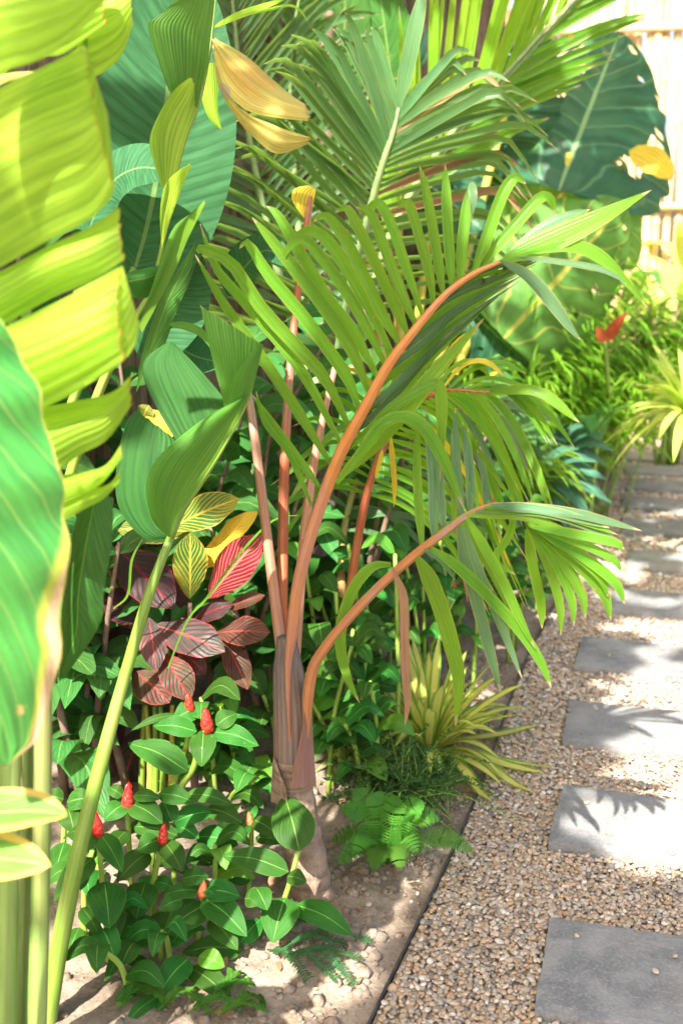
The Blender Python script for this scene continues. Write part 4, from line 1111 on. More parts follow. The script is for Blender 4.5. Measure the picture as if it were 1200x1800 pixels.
cl_((340, 1090), (410, 1062), 20, 'croton_dark', 2.6, 2.56)
cl_((395, 1072), (466, 1046), 13, 'croton_red', 2.58, 2.56)
cl_((286, 1148), (334, 1232), 30, 'croton_red', 2.52, 2.45)
cl_((238, 1180), (298, 1236), 34, 'croton_red', 2.55, 2.48)
cl_((322, 1148), (362, 1186), 18, 'croton_red', 2.58, 2.53)
cl_((395, 1125), (436, 1212), 23, 'croton_red', 2.60, 2.53)
cl_((330, 935), (205, 930), 30, 'croton_yellow', 2.66, 2.64)
cl_((318, 1070), (318, 985), 26, 'croton_dark', 2.64, 2.66)
cl_((330, 1065), (300, 1000), 22, 'croton_dark', 2.63, 2.63)
cl_((250, 1120), (180, 1150), 34, 'croton_dark', 2.70, 2.68)
cl_((235, 1180), (150, 1230), 40, 'croton_dark', 2.75, 2.70)
cl_((220, 1260), (140, 1330), 40, 'croton_dark', 2.75, 2.68)
cl_((250, 1280), (215, 1380), 36, 'croton_grey', 2.74, 2.66)
cl_((200, 1200), (120, 1270), 38, 'croton_dark', 2.8, 2.76)
cl_((180, 1300), (110, 1390), 36, 'croton_dark', 2.8, 2.74)
cl_((262, 720), (300, 775), 26, 'croton_gold', 2.64, 2.6)
cl_((250, 740), (262, 712), 16, 'croton_yellow', 2.64, 2.62)
# fine grass blades hanging across the croton
gr = thing('grass_tuft', 'few thin arching grass blades across the croton leaves', 'grass', (at(360, 1250, 2.45).x, 2.45, 0))
for pts in (((295, 1175), (330, 1090), (365, 1050), (420, 975), (480, 915), (530, 905)), ((200, 1070), (225, 1045), (232, 985), (252, 945))):
    pleaf(gr, 'blade', pts, 2.2, 'leaflet', Y=2.42, prof='strap', nu=20, nv=2)

# ------------------------------------------------------------------ red button ginger
def cone(parent, p, h, r, mat='bract'):
    lean = V((R.uniform(-.15, .15), R.uniform(-.15, .15), 1)).normalized()
    prof = lambda t: r * (0.62 + 1.1 * t - 1.65 * t * t) if t < 1 else .0
    geos = [tube([p, p + lean * h * .5, p + lean * h * .93], lambda t: max(.0004, prof(t) * .9), 10, 8)]
    nb = 20
    for k in range(nb):
        t = k / nb * .82
        a = k * 2.399
        d = V((math.cos(a), math.sin(a), 0))
        q0, q1, q2 = prof(t), prof(min(1, t + .16)), prof(min(1, t + .30))
        C = [p + lean * h * t + d * q0 * .93, p + lean * h * (t + .14) + d * q1 * 1.13, p + lean * h * (t + .29) + d * max(q2, .0006) * 1.02]
        geos.append(blade(C, r * lerp(.95, .5, t), d, 'ovate', 5, 4, fold=0, cup=-.7))
    return obj('flower_cone', join(geos), M[mat], parent)
def gl_(st, b, t, hw, Y, dy=None, mat='costus', up=.75, side=0.0):
    """one ginger leaf read off as base, tip and half width"""
    dv = t[1] - b[1]
    yt = Y - (dv * 0.0011 if dy is None else dy)
    L_ = math.hypot(t[0] - b[0], dv)
    m_ = ((b[0] + t[0]) / 2, (b[1] + t[1]) / 2 - L_ * .07, (Y + yt) / 2 - .008)
    pleaf(st, 'leaf', (b + (Y,), m_, t + (yt,)), hw, mat, up=up, side=side + (t[0] - b[0]) * .002, prof='ovate', nu=12, nv=6, fold=.16, cup=-.1, wave=.04, wf=1.5, jit=.18)
def z5(p):
    return (p[0] / 2, 1200 + p[1] / 2)
# procedural ginger stems
def auto_stem(parent, base, hgt, lean, nl, rr, flower=False, LL=.10, mat='costus'):
    top = base + V((lean[0], lean[1], hgt))
    mid = base.lerp(top, .5) + V((lean[0] * -.25, 0, .02))
    st = obj('stem', tube([base, mid, top], [.0065, .0058, .005], 6, 8), M['costus_stem'], parent)
    P = cat([base, mid, top], 20)
    a0 = rr.uniform(0, 6.28)
    for k in range(nl):
        t = lerp(.35, 1.0, k / max(1, nl - 1))
        p = P[int(t * 20)]
        a = a0 + k * 1.25 + rr.uniform(-.25, .25)
        d = V((math.cos(a), math.sin(a), 0))
        L_ = LL * rr.uniform(.75, 1.15)
        el = lerp(-.1, .5, t) + rr.uniform(-.15, .2)
        C = [p, p + d * L_ * .5 + V((0, 0, L_ * .5 * el + .012)), p + d * L_ * .95 + V((0, 0, L_ * el * .45 - .012))]
        obj('leaf', blade(C, L_ * rr.uniform(.25, .31), V((0, 0, 1)) + TOCAM(p) * .45, 'ovate', 9, 4, fold=.16, cup=-.1), M[mat if rr.random() < .82 else 'costus_young'], st)
    if flower:
        cone(st, top, .042, .011)
g1 = gnd(300, 1760)
cos1 = thing('ginger_clump', 'large clump of red button ginger in the foreground left of the palm trunk', 'ginger plant', (g1.x, g1.y, 0))
def gstem(parent, pts, r=(5.5, 5, 4.5), leaves=(), flower=None, Y=2.0, fs=(17, 36), fm='bract'):
    st = stalk(parent, 'stem', [p + (Y,) if len(p) == 2 else p for p in pts], r, 'costus_stem', seg=8)
    for lf_ in leaves:
        b, t, hw = lf_[:3]
        gl_(st, z5(b), z5(t), hw / 2, Y - .01, mat=lf_[3] if len(lf_) > 3 else 'costus')
    if flower:
        p = at(flower[0], flower[1] + fs[1] * .6, Y - .015)
        cone(st, p, fs[1] * mpp(p) * 1.35, fs[0] * .72 * mpp(p), fm)
    return st
gstem(cos1, ((190, 1745), (188, 1640), (180, 1550), (173, 1470)), Y=1.93, flower=(174, 1449), leaves=[((335, 530), (272, 608), 38), ((352, 530), (432, 668), 42), ((330, 615), (190, 768), 50), ((368, 700), (386, 866), 72), ((470, 900), (368, 1052), 34), ((370, 1008), (382, 1132), 48)])
gstem(cos1, ((238, 1700), (235, 1600), (228, 1500), (224, 1420)), Y=2.10, flower=(224, 1402), leaves=[((440, 425), (365, 485), 44), ((462, 425), (572, 495), 52), ((432, 398), (378, 368), 26), ((470, 398), (565, 408), 28), ((470, 505), (640, 545), 40), ((445, 520), (380, 600), 36)])
gstem(cos1, ((268, 1720), (270, 1640), (270, 1560), (283, 1485)), Y=2.02, flower=(285, 1468), fs=(15, 30), leaves=[((562, 552), (482, 590), 44), ((575, 556), (642, 664), 48), ((525, 595), (412, 698), 48, 'costus'), ((512, 700), (480, 832), 60), ((545, 700), (610, 720), 30)])
gstem(cos1, ((310, 1690), (308, 1590), (305, 1500), (303, 1448)), Y=2.12, leaves=[((608, 492), (760, 452), 42), ((604, 488), (572, 415), 40), ((612, 500), (700, 548), 40), ((600, 500), (500, 520), 40), ((655, 390), (820, 430), 34), ((560, 390), (680, 420), 40)])
gstem(cos1, ((345, 1730), (348, 1660), (352, 1600), (355, 1572)), Y=1.98, flower=(355, 1562), fs=(14, 26), fm='bract_pale', leaves=[((702, 730), (570, 748), 34), ((720, 730), (845, 752), 46), ((714, 755), (868, 892), 58), ((722, 780), (578, 890), 62), ((738, 830), (836, 940), 44), ((640, 690), (735, 680), 40), ((715, 722), (765, 755), 22)])
gstem(cos1, ((283, 1730), (283, 1680), (282, 1652)), Y=1.94, leaves=[((568, 905), (402, 850), 60), ((575, 900), (600, 800), 50), ((430, 958), (562, 1034), 26), ((640, 760), (560, 800), 34)])
gstem(cos1, ((420, 1720), (440, 1690), (467, 1655), (500, 1580), (525, 1495)), r=(6, 5.5, 5, 4.8, 4), Y=2.02, leaves=[((1052, 592), (1000, 398), 80, 'costus'), ((1002, 755), (958, 916), 72), ((1040, 780), (1240, 890), 54), ((1015, 665), (780, 608), 48), ((1010, 680), (1078, 700), 34), ((870, 930), (944, 1000), 38)])
gstem(cos1, ((430, 1690), (433, 1600), (440, 1520), (442, 1455)), Y=2.15, flower=(440, 1440), fs=(11, 20), fm='bract_pale', leaves=[((872, 488), (798, 568), 40), ((890, 480), (992, 552), 40), ((898, 545), (1000, 562), 30), ((870, 478), (900, 432), 24), ((690, 540), (838, 572), 48), ((728, 440), (852, 492), 42), ((880, 700), (760, 640), 44), ((860, 640), (660, 630), 34)])
gstem(cos1, ((395, 1760), (405, 1700), (422, 1668)), Y=1.96, leaves=[((852, 940), (640, 948), 50), ((845, 915), (920, 830), 44), ((900, 720), (940, 800), 42), ((860, 760), (930, 760), 40)])
gstem(cos1, ((330, 1770), (332, 1720), (333, 1692)), Y=1.88, leaves=[((664, 968), (556, 1096), 54), ((668, 1000), (816, 1124), 50), ((700, 960), (790, 1000), 40, 'costus_young')])
gstem(cos1, ((142, 1605), (155, 1660), (165, 1700), (185, 1730)), Y=1.9, leaves=[((290, 790), (350, 890), 36), ((270, 730), (310, 640), 30), ((330, 960), (345, 840), 34), ((280, 860), (240, 960), 30)])
gstem(cos1, ((130, 1640), (118, 1560), (112, 1480), (118, 1420)), Y=2.12, leaves=[((228, 560), (186, 705), 44), ((240, 440), (262, 530), 50), ((236, 420), (330, 410), 44), ((225, 410), (160, 400), 36)])
gstem(cos1, ((255, 1790), (262, 1755), (262, 1735)), Y=1.82, leaves=[((480, 1130), (396, 1162), 44, 'costus_young'), ((490, 1075), (402, 1120), 30), ((560, 1100), (436, 1204), 30), ((500, 1120), (600, 1190), 30)])
gstem(cos1, ((450, 1770), (440, 1740), (430, 1715)), Y=1.86, leaves=[((880, 1090), (920, 1210), 40), ((840, 1080), (800, 1180), 34, 'costus_young')])
_rr = random.Random(19)
for q in ((150, 1640), (210, 1690), (300, 1700), (380, 1620), (230, 1760), (180, 1600), (270, 1590)):
    bq = gnd(*q)
    auto_stem(cos1, bq, _rr.uniform(.10, .24), (_rr.uniform(-.05, .05), _rr.uniform(-.06, .02)), _rr.randint(5, 7), _rr, False, .085)
# a second, smaller clump in front of the croton
g2 = gnd(318, 1400)
cos2 = thing('ginger_clump', 'small ginger clump with two red cones under the croton', 'ginger plant', (g2.x, g2.y, 0))
gstem(cos2, ((312, 1400), (325, 1372), (340, 1350), (350, 1310), (364, 1280)), r=(6, 6, 5.5, 5, 4.5), Y=2.42, flower=(366, 1267), fs=(18, 34), leaves=[((660, 312), (450, 212), 58), ((716, 172), (708, 296), 50), ((748, 172), (910, 222), 42), ((760, 150), (834, 108), 38), ((692, 172), (538, 152), 42)])
gstem(cos2, ((300, 1400), (310, 1365), (330, 1300), (335, 1250)), Y=2.47, flower=(335, 1236), fs=(14, 26), leaves=[((690, 92), (612, 132), 44), ((622, 112), (462, 168), 16), ((680, 90), (740, 120), 36)])
for k, (x, cl3) in enumerate(((262, 'yellow_stalk'), (285, 'stem_green'), (272, 'stem_green'), (300, 'yellow_stalk'), (248, 'stem_green'))):
    stalk(cos2, 'stem', ((x, 1420, 2.62), (x + 2, 1340, 2.62), (x - 6 + 3 * k, 1240, 2.62)), (6, 5.5, 4), cl3)
def auto_clump(label, c, spread, n, hr, seed, fl_every=0, LL=.10):
    rr = random.Random(seed)
    t = thing('ginger_clump', label, 'ginger plant', (c.x, c.y, 0))
    for k in range(n):
        b = V((c.x + rr.gauss(0, spread[0]), c.y + rr.gauss(0, spread[1]), 0.0))
        b.x = min(b.x, edge_x(b.y) - .05)
        auto_stem(t, b, rr.uniform(*hr), (rr.uniform(-.08, .08), rr.uniform(-.1, .04)), rr.randint(6, 9), rr, fl_every and k % fl_every == 0, LL)
    return t
auto_clump('ginger clump in shade between the palm trunk and the striped strap plant', gnd(606, 1365), (.045, .12), 11, (.22, .48), 21)
auto_clump('tall leafy ginger clump behind the low palm frond', gnd(700, 1230), (.14, .18), 14, (.35, .65), 22, 5)
auto_clump('ginger clump with red cones behind the drooping frond tips', gnd(840, 1130), (.16, .2), 15, (.3, .58), 23, 4)
auto_clump('low ginger clump left of the palm trunk, behind the foreground clump', gnd(430, 1400), (.07, .08), 7, (.12, .34), 24)
auto_clump('dark ginger clump directly behind the palm crownshaft', gnd(560, 1250), (.12, .14), 10, (.3, .6), 25, 6)
auto_clump('far ginger clump near the lobed blue green leaves', gnd(940, 985), (.12, .25), 12, (.2, .42), 26, 6)

# ------------------------------------------------------------------ striped strap plant, fern, fine shrub, ground cover
def rosette(name, label, cat_, c, n, L, hw, mat, seed, el=(0.15, 1.3), droop=1.0, prof='strap', lname='leaf', grp=None):
    rr = random.Random(seed)
    t = thing(name, label, cat_, (c.x, c.y, 0), grp)
    for k in range(n):
        a = k * 2.399 + rr.uniform(-.3, .3)
        e_ = lerp(el[0], el[1], (k / n) ** .8) + rr.uniform(-.12, .12)
        l = L * rr.uniform(.75, 1.15)
        d = V((math.cos(a) * math.cos(e_), math.sin(a) * math.cos(e_), math.sin(e_)))
        dr = droop * rr.uniform(.5, 1.2) * (1.0 - .55 * math.sin(e_))
        b = c + V((math.cos(a) * .012, math.sin(a) * .012, .01))
        C = []
        for q in range(6):
            z = q / 5
            p = b + d * (l * z) + V((0, 0, -1)) * (dr * l * z * z * .8)
            p.z = max(p.z, 0.012 + .004 * rr.random())
            C.append(p)
        f = V((-math.cos(a) * math.sin(e_), -math.sin(a) * math.sin(e_), math.cos(e_) + .35))
        obj(lname, blade(C, hw * rr.uniform(.8, 1.2), f, prof, 12, 2, fold=.28, twist=rr.uniform(-.4, .4)), M[mat], t)
    return t
rosette('spider_plant', 'yellow and green striped strap-leaved plant spilling toward the path edge', 'spider plant', gnd(752, 1330), 96, .38, .0165, 'spider', 31, el=(.3, 1.35), droop=1.05)
rosette('spider_plant', 'pale striped strap-leaved plant half hidden under ginger leaves', 'spider plant', gnd(672, 1290), 30, .26, .011, 'spider', 32)
def fern_frond(C, L, rr, np_=26, w=.030):
    P = cat(C, 40)
    geos = [tube(C, [.0016, .0006], 5, 12)]
    up = V((0, 0, 1))
    for k in range(np_):
        t = .10 + .88 * k / np_
        i = int(t * 40)
        p = P[i]
        T = (P[min(i + 1, 40)] - P[max(i - 1, 0)]).normalized()
        S = T.cross(up + TOCAM(p) * .7).normalized()
        N = S.cross(T).normalized()
        wl = w * (math.sin(math.pi * min(1, .12 + t * .92)) ** .6)
        for sd_ in (1, -1):
            d = (S * sd_ + T * .25 + N * .06).normalized()
            e_ = p + d * wl * rr.uniform(.9, 1.1)
            hwid = L / np_ * .42
            a, b, c = p + T * hwid * .9, p - T * hwid * .7, p + d * wl * .6
            v = [p - T * hwid * .8, c - T * hwid * .85, e_ - N * .002, c + T * hwid * .75, p + T * hwid * .7]
            geos.append((v, [(0, 1, 2, 3, 4)] if sd_ > 0 else [(4, 3, 2, 1, 0)], [(t, .5), (t, .7), (t, 1), (t, .8), (t, .5)]))
    return join(geos)
def fern(label, c, fronds, seed):
    rr = random.Random(seed)
    t = thing('fern', label, 'fern', (c.x, c.y, 0))
    for e_, Y in fronds:
        tip = at(e_[0], e_[1], Y)
        m_ = c.lerp(tip, .55) + V((0, 0, .035 + .2 * max(0, .1 - abs(tip.z - .1))))
        L = (tip - c).length
        obj('frond', fern_frond([c + V((0, 0, .005)), m_, tip], L, rr, max(16, int(L / .0058)), min(.036, .020 + L * .09)), M['fern'], t, smooth=False)
fc = gnd(680, 1522)
fern('bright green sword fern beside the soil edge right of the palm trunk', fc, [((620, 1385), 2.34), ((728, 1440), 2.2), ((578, 1480), 2.3), ((590, 1522), 2.2), ((776, 1440), 2.32), ((838, 1500), 2.2), ((655, 1392), 2.32), ((700, 1400), 2.3), ((596, 1420), 2.3), ((748, 1410), 2.3), ((640, 1450), 2.45), ((690, 1440), 2.45), ((600, 1465), 2.42), ((655, 1535), 2.1), ((748, 1480), 2.35), ((705, 1530), 2.12), ((620, 1500), 2.15), ((735, 1500), 2.2), ((668, 1465), 2.35)], 5)
def fine_shrub(name, label, c, rx, ry, hgt, n, seed, leaf=.009, mat='fine'):
    rr = random.Random(seed)
    t = thing(name, label, 'shrub', (c.x, c.y, 0))
    stems, vs, fs, us = [], [], [], []
    for k in range(n):
        b = V((c.x + rr.gauss(0, rx * .35), c.y + rr.gauss(0, ry * .35), .0))
        tp = V((c.x + rr.gauss(0, rx * .55), c.y + rr.gauss(0, ry * .55), hgt * rr.uniform(.45, 1.1)))
        m_ = b.lerp(tp, .5) + V((0, 0, hgt * .12))
        if rr.random() < .4:
            tp.z *= .5
        stems.append(tube([b, m_, tp], [.0014, .0006], 4, 6, cap=False))
        P = cat([b, m_, tp], 30)
        for i in range(4, 31):
            for _ in range(3):
                a = rr.uniform(0, 6.28)
                d = V((math.cos(a), math.sin(a), rr.uniform(.0, .9))).normalized()
                s_ = d.cross(V((rr.gauss(0, 1), rr.gauss(0, 1), rr.gauss(0, 1)))).normalized()
                L, W = leaf * rr.uniform(.7, 1.5), leaf * .17
                q = len(vs)
                vs += [P[i], P[i] + d * L * .5 + s_ * W, P[i] + d * L, P[i] + d * L * .5 - s_ * W]
                fs.append((q, q + 1, q + 2, q + 3))
                us += [(0, .5), (.5, 1), (1, .5), (.5, 0)]
    obj('stems', join(stems), M['costus_stem'], t)
    o = obj('foliage', (vs, fs, us), M[mat], t, smooth=False)
    o['kind'] = 'stuff'
fine_shrub('fine_leaved_shrub', 'soft feathery dark green shrub between the fern and the striped plant', gnd(690, 1425), .17, .20, .17, 110, 41, .012)
fine_shrub('fine_leaved_shrub', 'low feathery tuft spreading at the foot of the striped plant', gnd(760, 1395), .12, .14, .10, 50, 42, .011)
def creeper(name, label, spots, seed, mat='cover'):
    rr = random.Random(seed)
    c = gnd(*spots[0][0])
    t = thing(name, label, 'ground cover', (c.x, c.y, 0))
    for (a, b) in spots:
        A, B = gnd(*a), gnd(*b)
        A.z = soil_h(A.x, A.y) + .012
        B.z = soil_h(B.x, B.y) + .02
        m_ = A.lerp(B, .5) + V((0, 0, .022))
        C = [A, m_, B]
        P = cat(C, 24)
        geos = [tube(C, [.0016, .0008], 5, 8)]
        for i in range(3, 25):
            T = (P[min(i + 1, 24)] - P[i - 1]).normalized()
            S = T.cross(V((0, 0, 1))).normalized()
            for sd_ in (1, -1):
                d = (S * sd_ + T * .5 + V((0, 0, rr.uniform(-.1, .35)))).normalized()
                L = rr.uniform(.012, .018)
                n_ = V((rr.uniform(-.2, .2), rr.uniform(-.2, .2), 1))
                s_ = d.cross(n_).normalized() * L * .19
                p = P[i]
                geos.append(([p, p + d * L * .45 + s_, p + d * L, p + d * L * .45 - s_], [(0, 3, 2, 1)], [(0, .5), (.5, 1), (1, .5), (.5, 0)]))
        obj('sprig', join(geos), M[mat], t, smooth=False)
creeper('creeping_groundcover', 'creeping sprigs with tiny paired leaves right of the ginger clump', [((480, 1665), (560, 1650)), ((490, 1690), (600, 1680)), ((500, 1700), (590, 1735)), ((520, 1670), (650, 1672)), ((480, 1640), (540, 1620)), ((505, 1705), (630, 1705)), ((490, 1660), (600, 1640)), ((470, 1690), (540, 1740)), ((540, 1690), (620, 1740))], 51)
creeper('creeping_groundcover', 'pale creeping sprigs at the bottom edge under the ginger clump', [((230, 1780), (300, 1790)), ((280, 1800), (350, 1775)), ((330, 1800), (420, 1790)), ((360, 1780), (440, 1750)), ((210, 1800), (270, 1760)), ((380, 1805), (465, 1790)), ((300, 1770), (370, 1800)), ((420, 1800), (450, 1770)), ((400, 1770), (420, 1740))], 52, 'fern')

# ------------------------------------------------------------------ elephant ears and far plants
ab = at(850, 900, 5.2)
alo = thing('elephant_ear', 'giant elephant ear with a blue green holed leaf in front of the sunlit fence', 'elephant ear', (ab.x, 5.2, 0))
stalk(alo, 'stalk', ((815, 905, 5.25), (860, 690, 5.2), (930, 545, 5.2), (972, 400, 5.25), (1000, 270, 5.3)), (16, 13, 11, 8, 6), 'yellow_stalk')
def heart(parent, base, tip, hw, mat, Y0, Y1, holes=(), up=.4, side=0, back=.28, nu=30, nv=24, seed=0, label=None, asym=(1, 1)):
    """heart-shaped leaf with rounded back lobes and bitten holes"""
    B, T_ = at(*base, Y0), at(*tip, Y1)
    ax = T_ - B
    L = ax.length
    T = ax / L
    f = facing(B, up, side, 0)
    N = (f - T * f.dot(T)).normalized()
    S = T.cross(N)
    W = hw * mpp(B)
    rr = random.Random(seed)
    vs, fs, us = [], [], []
    for i in range(nu + 1):
        t = -back + (1 + back) * i / nu
        for j in range(nv + 1):
            v = -1 + 2 * j / nv
            s_ = (t + back) / (1 + back)
            wd = W * (math.sin(math.pi * min(1, s_ ** .62 * .97 + .03)) ** .7 if s_ < .99 else .03)
            x = v * wd * (asym[0] if v < 0 else asym[1]) * (1 + .04 * math.sin(t * 31 + v * 2))
            tt = t + .0
            if t < 0:                       # notch between the back lobes
                x = (abs(v) ** .55) * (1 if v > 0 else -1) * wd * (asym[0] if v < 0 else asym[1])
            y = .18 * abs(x) - .9 * x * x / W - .10 * L * tt * tt + .005 * math.sin(tt * 30 - abs(v) * 6)
            vs.append(B + T * (L * tt) + S * x + N * y)
            us.append((max(0, tt), (v + 1) / 2 if t >= 0 else (max(-1, min(1, x / max(wd, 1e-4))) + 1) / 2))
    hs = [(rr.uniform(.05, .9), rr.choice((-1, 1)) * rr.uniform(.3, .98), rr.uniform(.015, .038)) for _ in range(12)] + list(holes)
    for i in range(nu):
        for j in range(nv):
            t = -back + (1 + back) * (i + .5) / nu
            v = -1 + 2 * (j + .5) / nv
            if any(((t - a) / r) ** 2 + ((v - b) / (r * 2.2)) ** 2 < 1 for a, b, r in hs) and abs(v) > .12:
                continue
            a = i * (nv + 1) + j
            fs.append((a, a + 1, a + nv + 2, a + nv + 1))
    o = obj('leaf', (vs, fs, us), M[mat], parent)
    if label:
        o['label'] = label
heart(alo, (1006, 268), (1092, 40), 175, 'alocasia', 5.3, 5.55, [(.5, -.55, .035), (.15, -.75, .03), (.35, .8, .045), (.1, .6, .05), (.62, -.4, .05)], up=.35, seed=1, nu=44, nv=36, label='giant blue green leaf with insect holes')
heart(alo, (935, 540), (1110, 350), 155, 'alocasia_under', 5.05, 5.2, [(.4, .5, .05)], up=-.1, side=.2, seed=2, label='veined underside lit through, with yellow ribs')
heart(alo, (985, 300), (1120, 470), 120, 'alocasia_under', 5.35, 5.3, [], up=.1, side=.2, seed=3)
heart(alo, (905, 300), (915, 225), 50, 'olive', 5.6, 5.65, [], seed=4, label='yellowing leaf')
pleaf(alo, 'leaf', ((1105, 265, 5.25), (1140, 280, 5.2), (1165, 300, 5.15), (1178, 318, 5.1)), 26, 'leaflet_yellow', prof='ovate', up=.5, label='bright yellow dying leaf tip', nu=12, nv=6, wave=.15)
heart(alo, (880, 330), (800, 280), 70, 'alocasia', 5.6, 5.55, [], seed=6)
stalk(alo, 'stalk', ((815, 905, 5.3), (850, 600, 5.5), (905, 305, 5.6)), (12, 9, 6), 'yellow_stalk')
# second elephant ear behind
ab2 = at(700, 900, 5.0)
alo2 = thing('elephant_ear', 'shaded elephant ear behind the feather palm fronds', 'elephant ear', (ab2.x, 5.0, 0))
for k, (b, t, hw) in enumerate((((890, 190), (960, 60), 80), ((820, 430), (900, 500), 70), ((760, 330), (850, 400), 75), ((700, 120), (660, 30), 90), ((840, 560), (930, 640), 70), ((600, 110), (610, 10), 70))):
    heart(alo2, b, t, hw, 'alocasia', 5.3 - .1 * (k % 3), 5.2 - .1 * (k % 3), [], seed=10 + k)
    stalk(alo2, 'stalk', ((700 + 6 * k, 905, 5.0), ((700 + b[0]) / 2, (900 + b[1]) / 2, 5.15), b + (5.32 - .1 * (k % 3),)), (12, 9, 6), 'yellow_stalk')
# bamboo-like grass bushes by the far path
def grass_bush(label, c, n, hgt, rad, seed, mat='grassy'):
    rr = random.Random(seed)
    t = thing('bamboo_shrub', label, 'bamboo shrub', (c.x, c.y, 0))
    for g in range(n):
        b = c + V((rr.gauss(0, rad * .3), rr.gauss(0, rad * .3), 0))
        tp = c + V((rr.gauss(0, rad * .6), rr.gauss(0, rad * .5), hgt * rr.uniform(.6, 1.05)))
        m_ = b.lerp(tp, .55) + V((0, 0, hgt * .1))
        cn = obj('cane', tube([b, m_, tp], [.006, .004, .002], 5, 10), M['stem_green'], t)
        P = cat([b, m_, tp], 24)
        geos = []
        for i in range(6, 25):
            for _ in range(5):
                a = rr.uniform(0, 6.28)
                L = rr.uniform(.16, .30)
                d = V((math.cos(a), math.sin(a), rr.uniform(.1, 1.0))).normalized()
                C = [P[i], P[i] + d * L * .55, P[i] + d * L + V((0, 0, -.45 * L))]
                geos.append(blade(C, rr.uniform(.007, .012), V((0, 0, 1)) + TOCAM(P[i]) * .3, 'lance', 4, 2, fold=.2))
        o = obj('foliage', join(geos), M[mat], cn)
        o['kind'] = 'stuff'
grass_bush('bright green bamboo-like bush beside the far path', gnd(985, 905), 34, 1.2, .58, 61)
grass_bush('taller grassy green bush deeper in the bed behind the elephant ear stalk', gnd(900, 930), 16, 1.05, .36, 62)
grass_bush('low grassy bush at the far bend of the path', gnd(1040, 840), 14, .75, .4, 63)
grass_bush('shaded grassy bush behind the red stalk palm', gnd(760, 1010), 14, .8, .35, 64)
# lobed leaves
phb = gnd(930, 965)
ph = thing('lobed_philodendron', 'low plant with lobed blue green leaves near the grassy bush', 'philodendron', (phb.x, phb.y, 0))
def lobed(b, d_px, L, Y, rot):
    P0 = at(b[0], b[1], Y)
    geos = []
    m_ = mpp(P0)
    for k in range(7):
        a = rot + (k - 3) * .42
        l = L * m_ * (1 - .10 * abs(k - 3))
        d = V((math.cos(a), -.35, -math.sin(a) * .8)).normalized()
        geos.append(blade([P0, P0 + d * l * .5 + V((0, 0, .02)), P0 + d * l + V((0, 0, -.03))], l * .17, V((0, -.5, 1)), 'lance', 8, 4, fold=.12))
    obj('leaf', join(geos), M['philo'], ph)
    stalk(ph, 'stalk', ((930, 965, 4.6), ((930 + b[0]) / 2, (965 + b[1]) / 2 - 20, 4.65), (b[0], b[1], Y)), (5, 4, 3), 'stem_green')
for b, L, Y, rot in (((880, 770), 120, 4.7, -.6), ((950, 830), 130, 4.6, .35), ((850, 800), 110, 4.75, 2.4), ((900, 850), 110, 4.55, 1.5), ((980, 790), 100, 4.8, -.2), ((830, 740), 110, 4.9, 3.6)):
    lobed(b, 0, L, Y, rot)
pleaf(ph, 'leaf', ((905, 822, 4.5), (930, 815, 4.48), (952, 803, 4.47)), 16, 'olive', up=.6)
# lime straps glaring in the sun, right of the far path
def over(label, c, n, L, hw, seed, mat='strap_green', name='dracaena', **kw):
    return rosette(name, label, 'dracaena', c, n, L, hw, mat, seed, **kw)
def raised(label, b, hgt, n, L, hw, seed, mat='strap_green', sh=0.0):
    t = rosette('dracaena', label, 'dracaena', V((b.x, b.y, hgt)), n, L, hw, mat, seed, el=(-.1, 1.2), droop=.9)
    stem_ = [V((b.x + sh, b.y, 0)), V((b.x + sh * .8, b.y, hgt * .5)), V((b.x, b.y, hgt + .02))]
    t.location = (b.x, b.y, 0)
    for ch in t.children:
        ch.location = -t.location
    obj('stem', tube(stem_, [.014, .011], 8, 8), M['wood'], t)
raised('glaring sunlit strap-leaved plant leaning over the path from the right', V((1.44, 4.7, 0)), .66, 60, .40, .019, 71, sh=.5)
raised('sunlit strap-leaved plant at the far end of the grassy bush', V((1.30, 6.0, 0)), .78, 42, .34, .020, 72)
raised('small yellow strap-leaved plant behind the red flower bract', V((1.62, 7.0, 0)), .8, 34, .36, .022, 73)
# heliconias in the far right
def heliconia(label, c, n, hgt, L, hw, seed, mat='strap_green', bract=False):
    rr = random.Random(seed)
    t = thing('heliconia', label, 'heliconia', (c.x, c.y, 0))
    for k in range(n):
        a = k * 2.4 + rr.uniform(-.3, .3)
        b = c + V((rr.gauss(0, .06), rr.gauss(0, .06), 0))
        tp = b + V((math.cos(a) * .16, math.sin(a) * .16, hgt * rr.uniform(.6, 1)))
        st = obj('stalk', tube([b, b.lerp(tp, .5), tp], [.012, .009, .006], 6, 8), M['stem_green'], t)
        d = V((math.cos(a), math.sin(a), 0))
        l = L * rr.uniform(.8, 1.15)
        C = [tp, tp + d * l * .3 + V((0, 0, l * .4)), tp + d * l * .7 + V((0, 0, l * .5)), tp + d * l + V((0, 0, l * .3))]
        obj('leaf', blade(C, hw * rr.uniform(.8, 1.15), (-d + V((0, 0, .6)), V((0, 0, 1)) + d * .2), 'lance', 12, 4, fold=.2), M[mat], st)
    if bract:
        z = at(1078, 575, c.y - .1)
        stalk(t, 'flower_stalk', ((1070, 700, c.y), (1065, 640, c.y - .05), (1062, 600, c.y - .1)), (4, 4, 4), 'stem_green')
        for q, (p, e_) in enumerate((((1062, 600), (1100, 548)), ((1062, 600), (1046, 575)), ((1064, 595), (1085, 570)))):
            pleaf(t, 'bract', (p + (c.y - .1,), e_ + (c.y - .14,)), 11, M['bract_rust'], prof='lance', nu=8)
heliconia('heliconia with a red bract rising above the grassy bush', V((1.02, 5.05, 0)), 4, .62, .34, .04, 81, 'deep', True)
heliconia('pale green heliconia at the right edge before the fence', V((2.05, 7.0, 0)), 12, 1.25, .5, .06, 82)
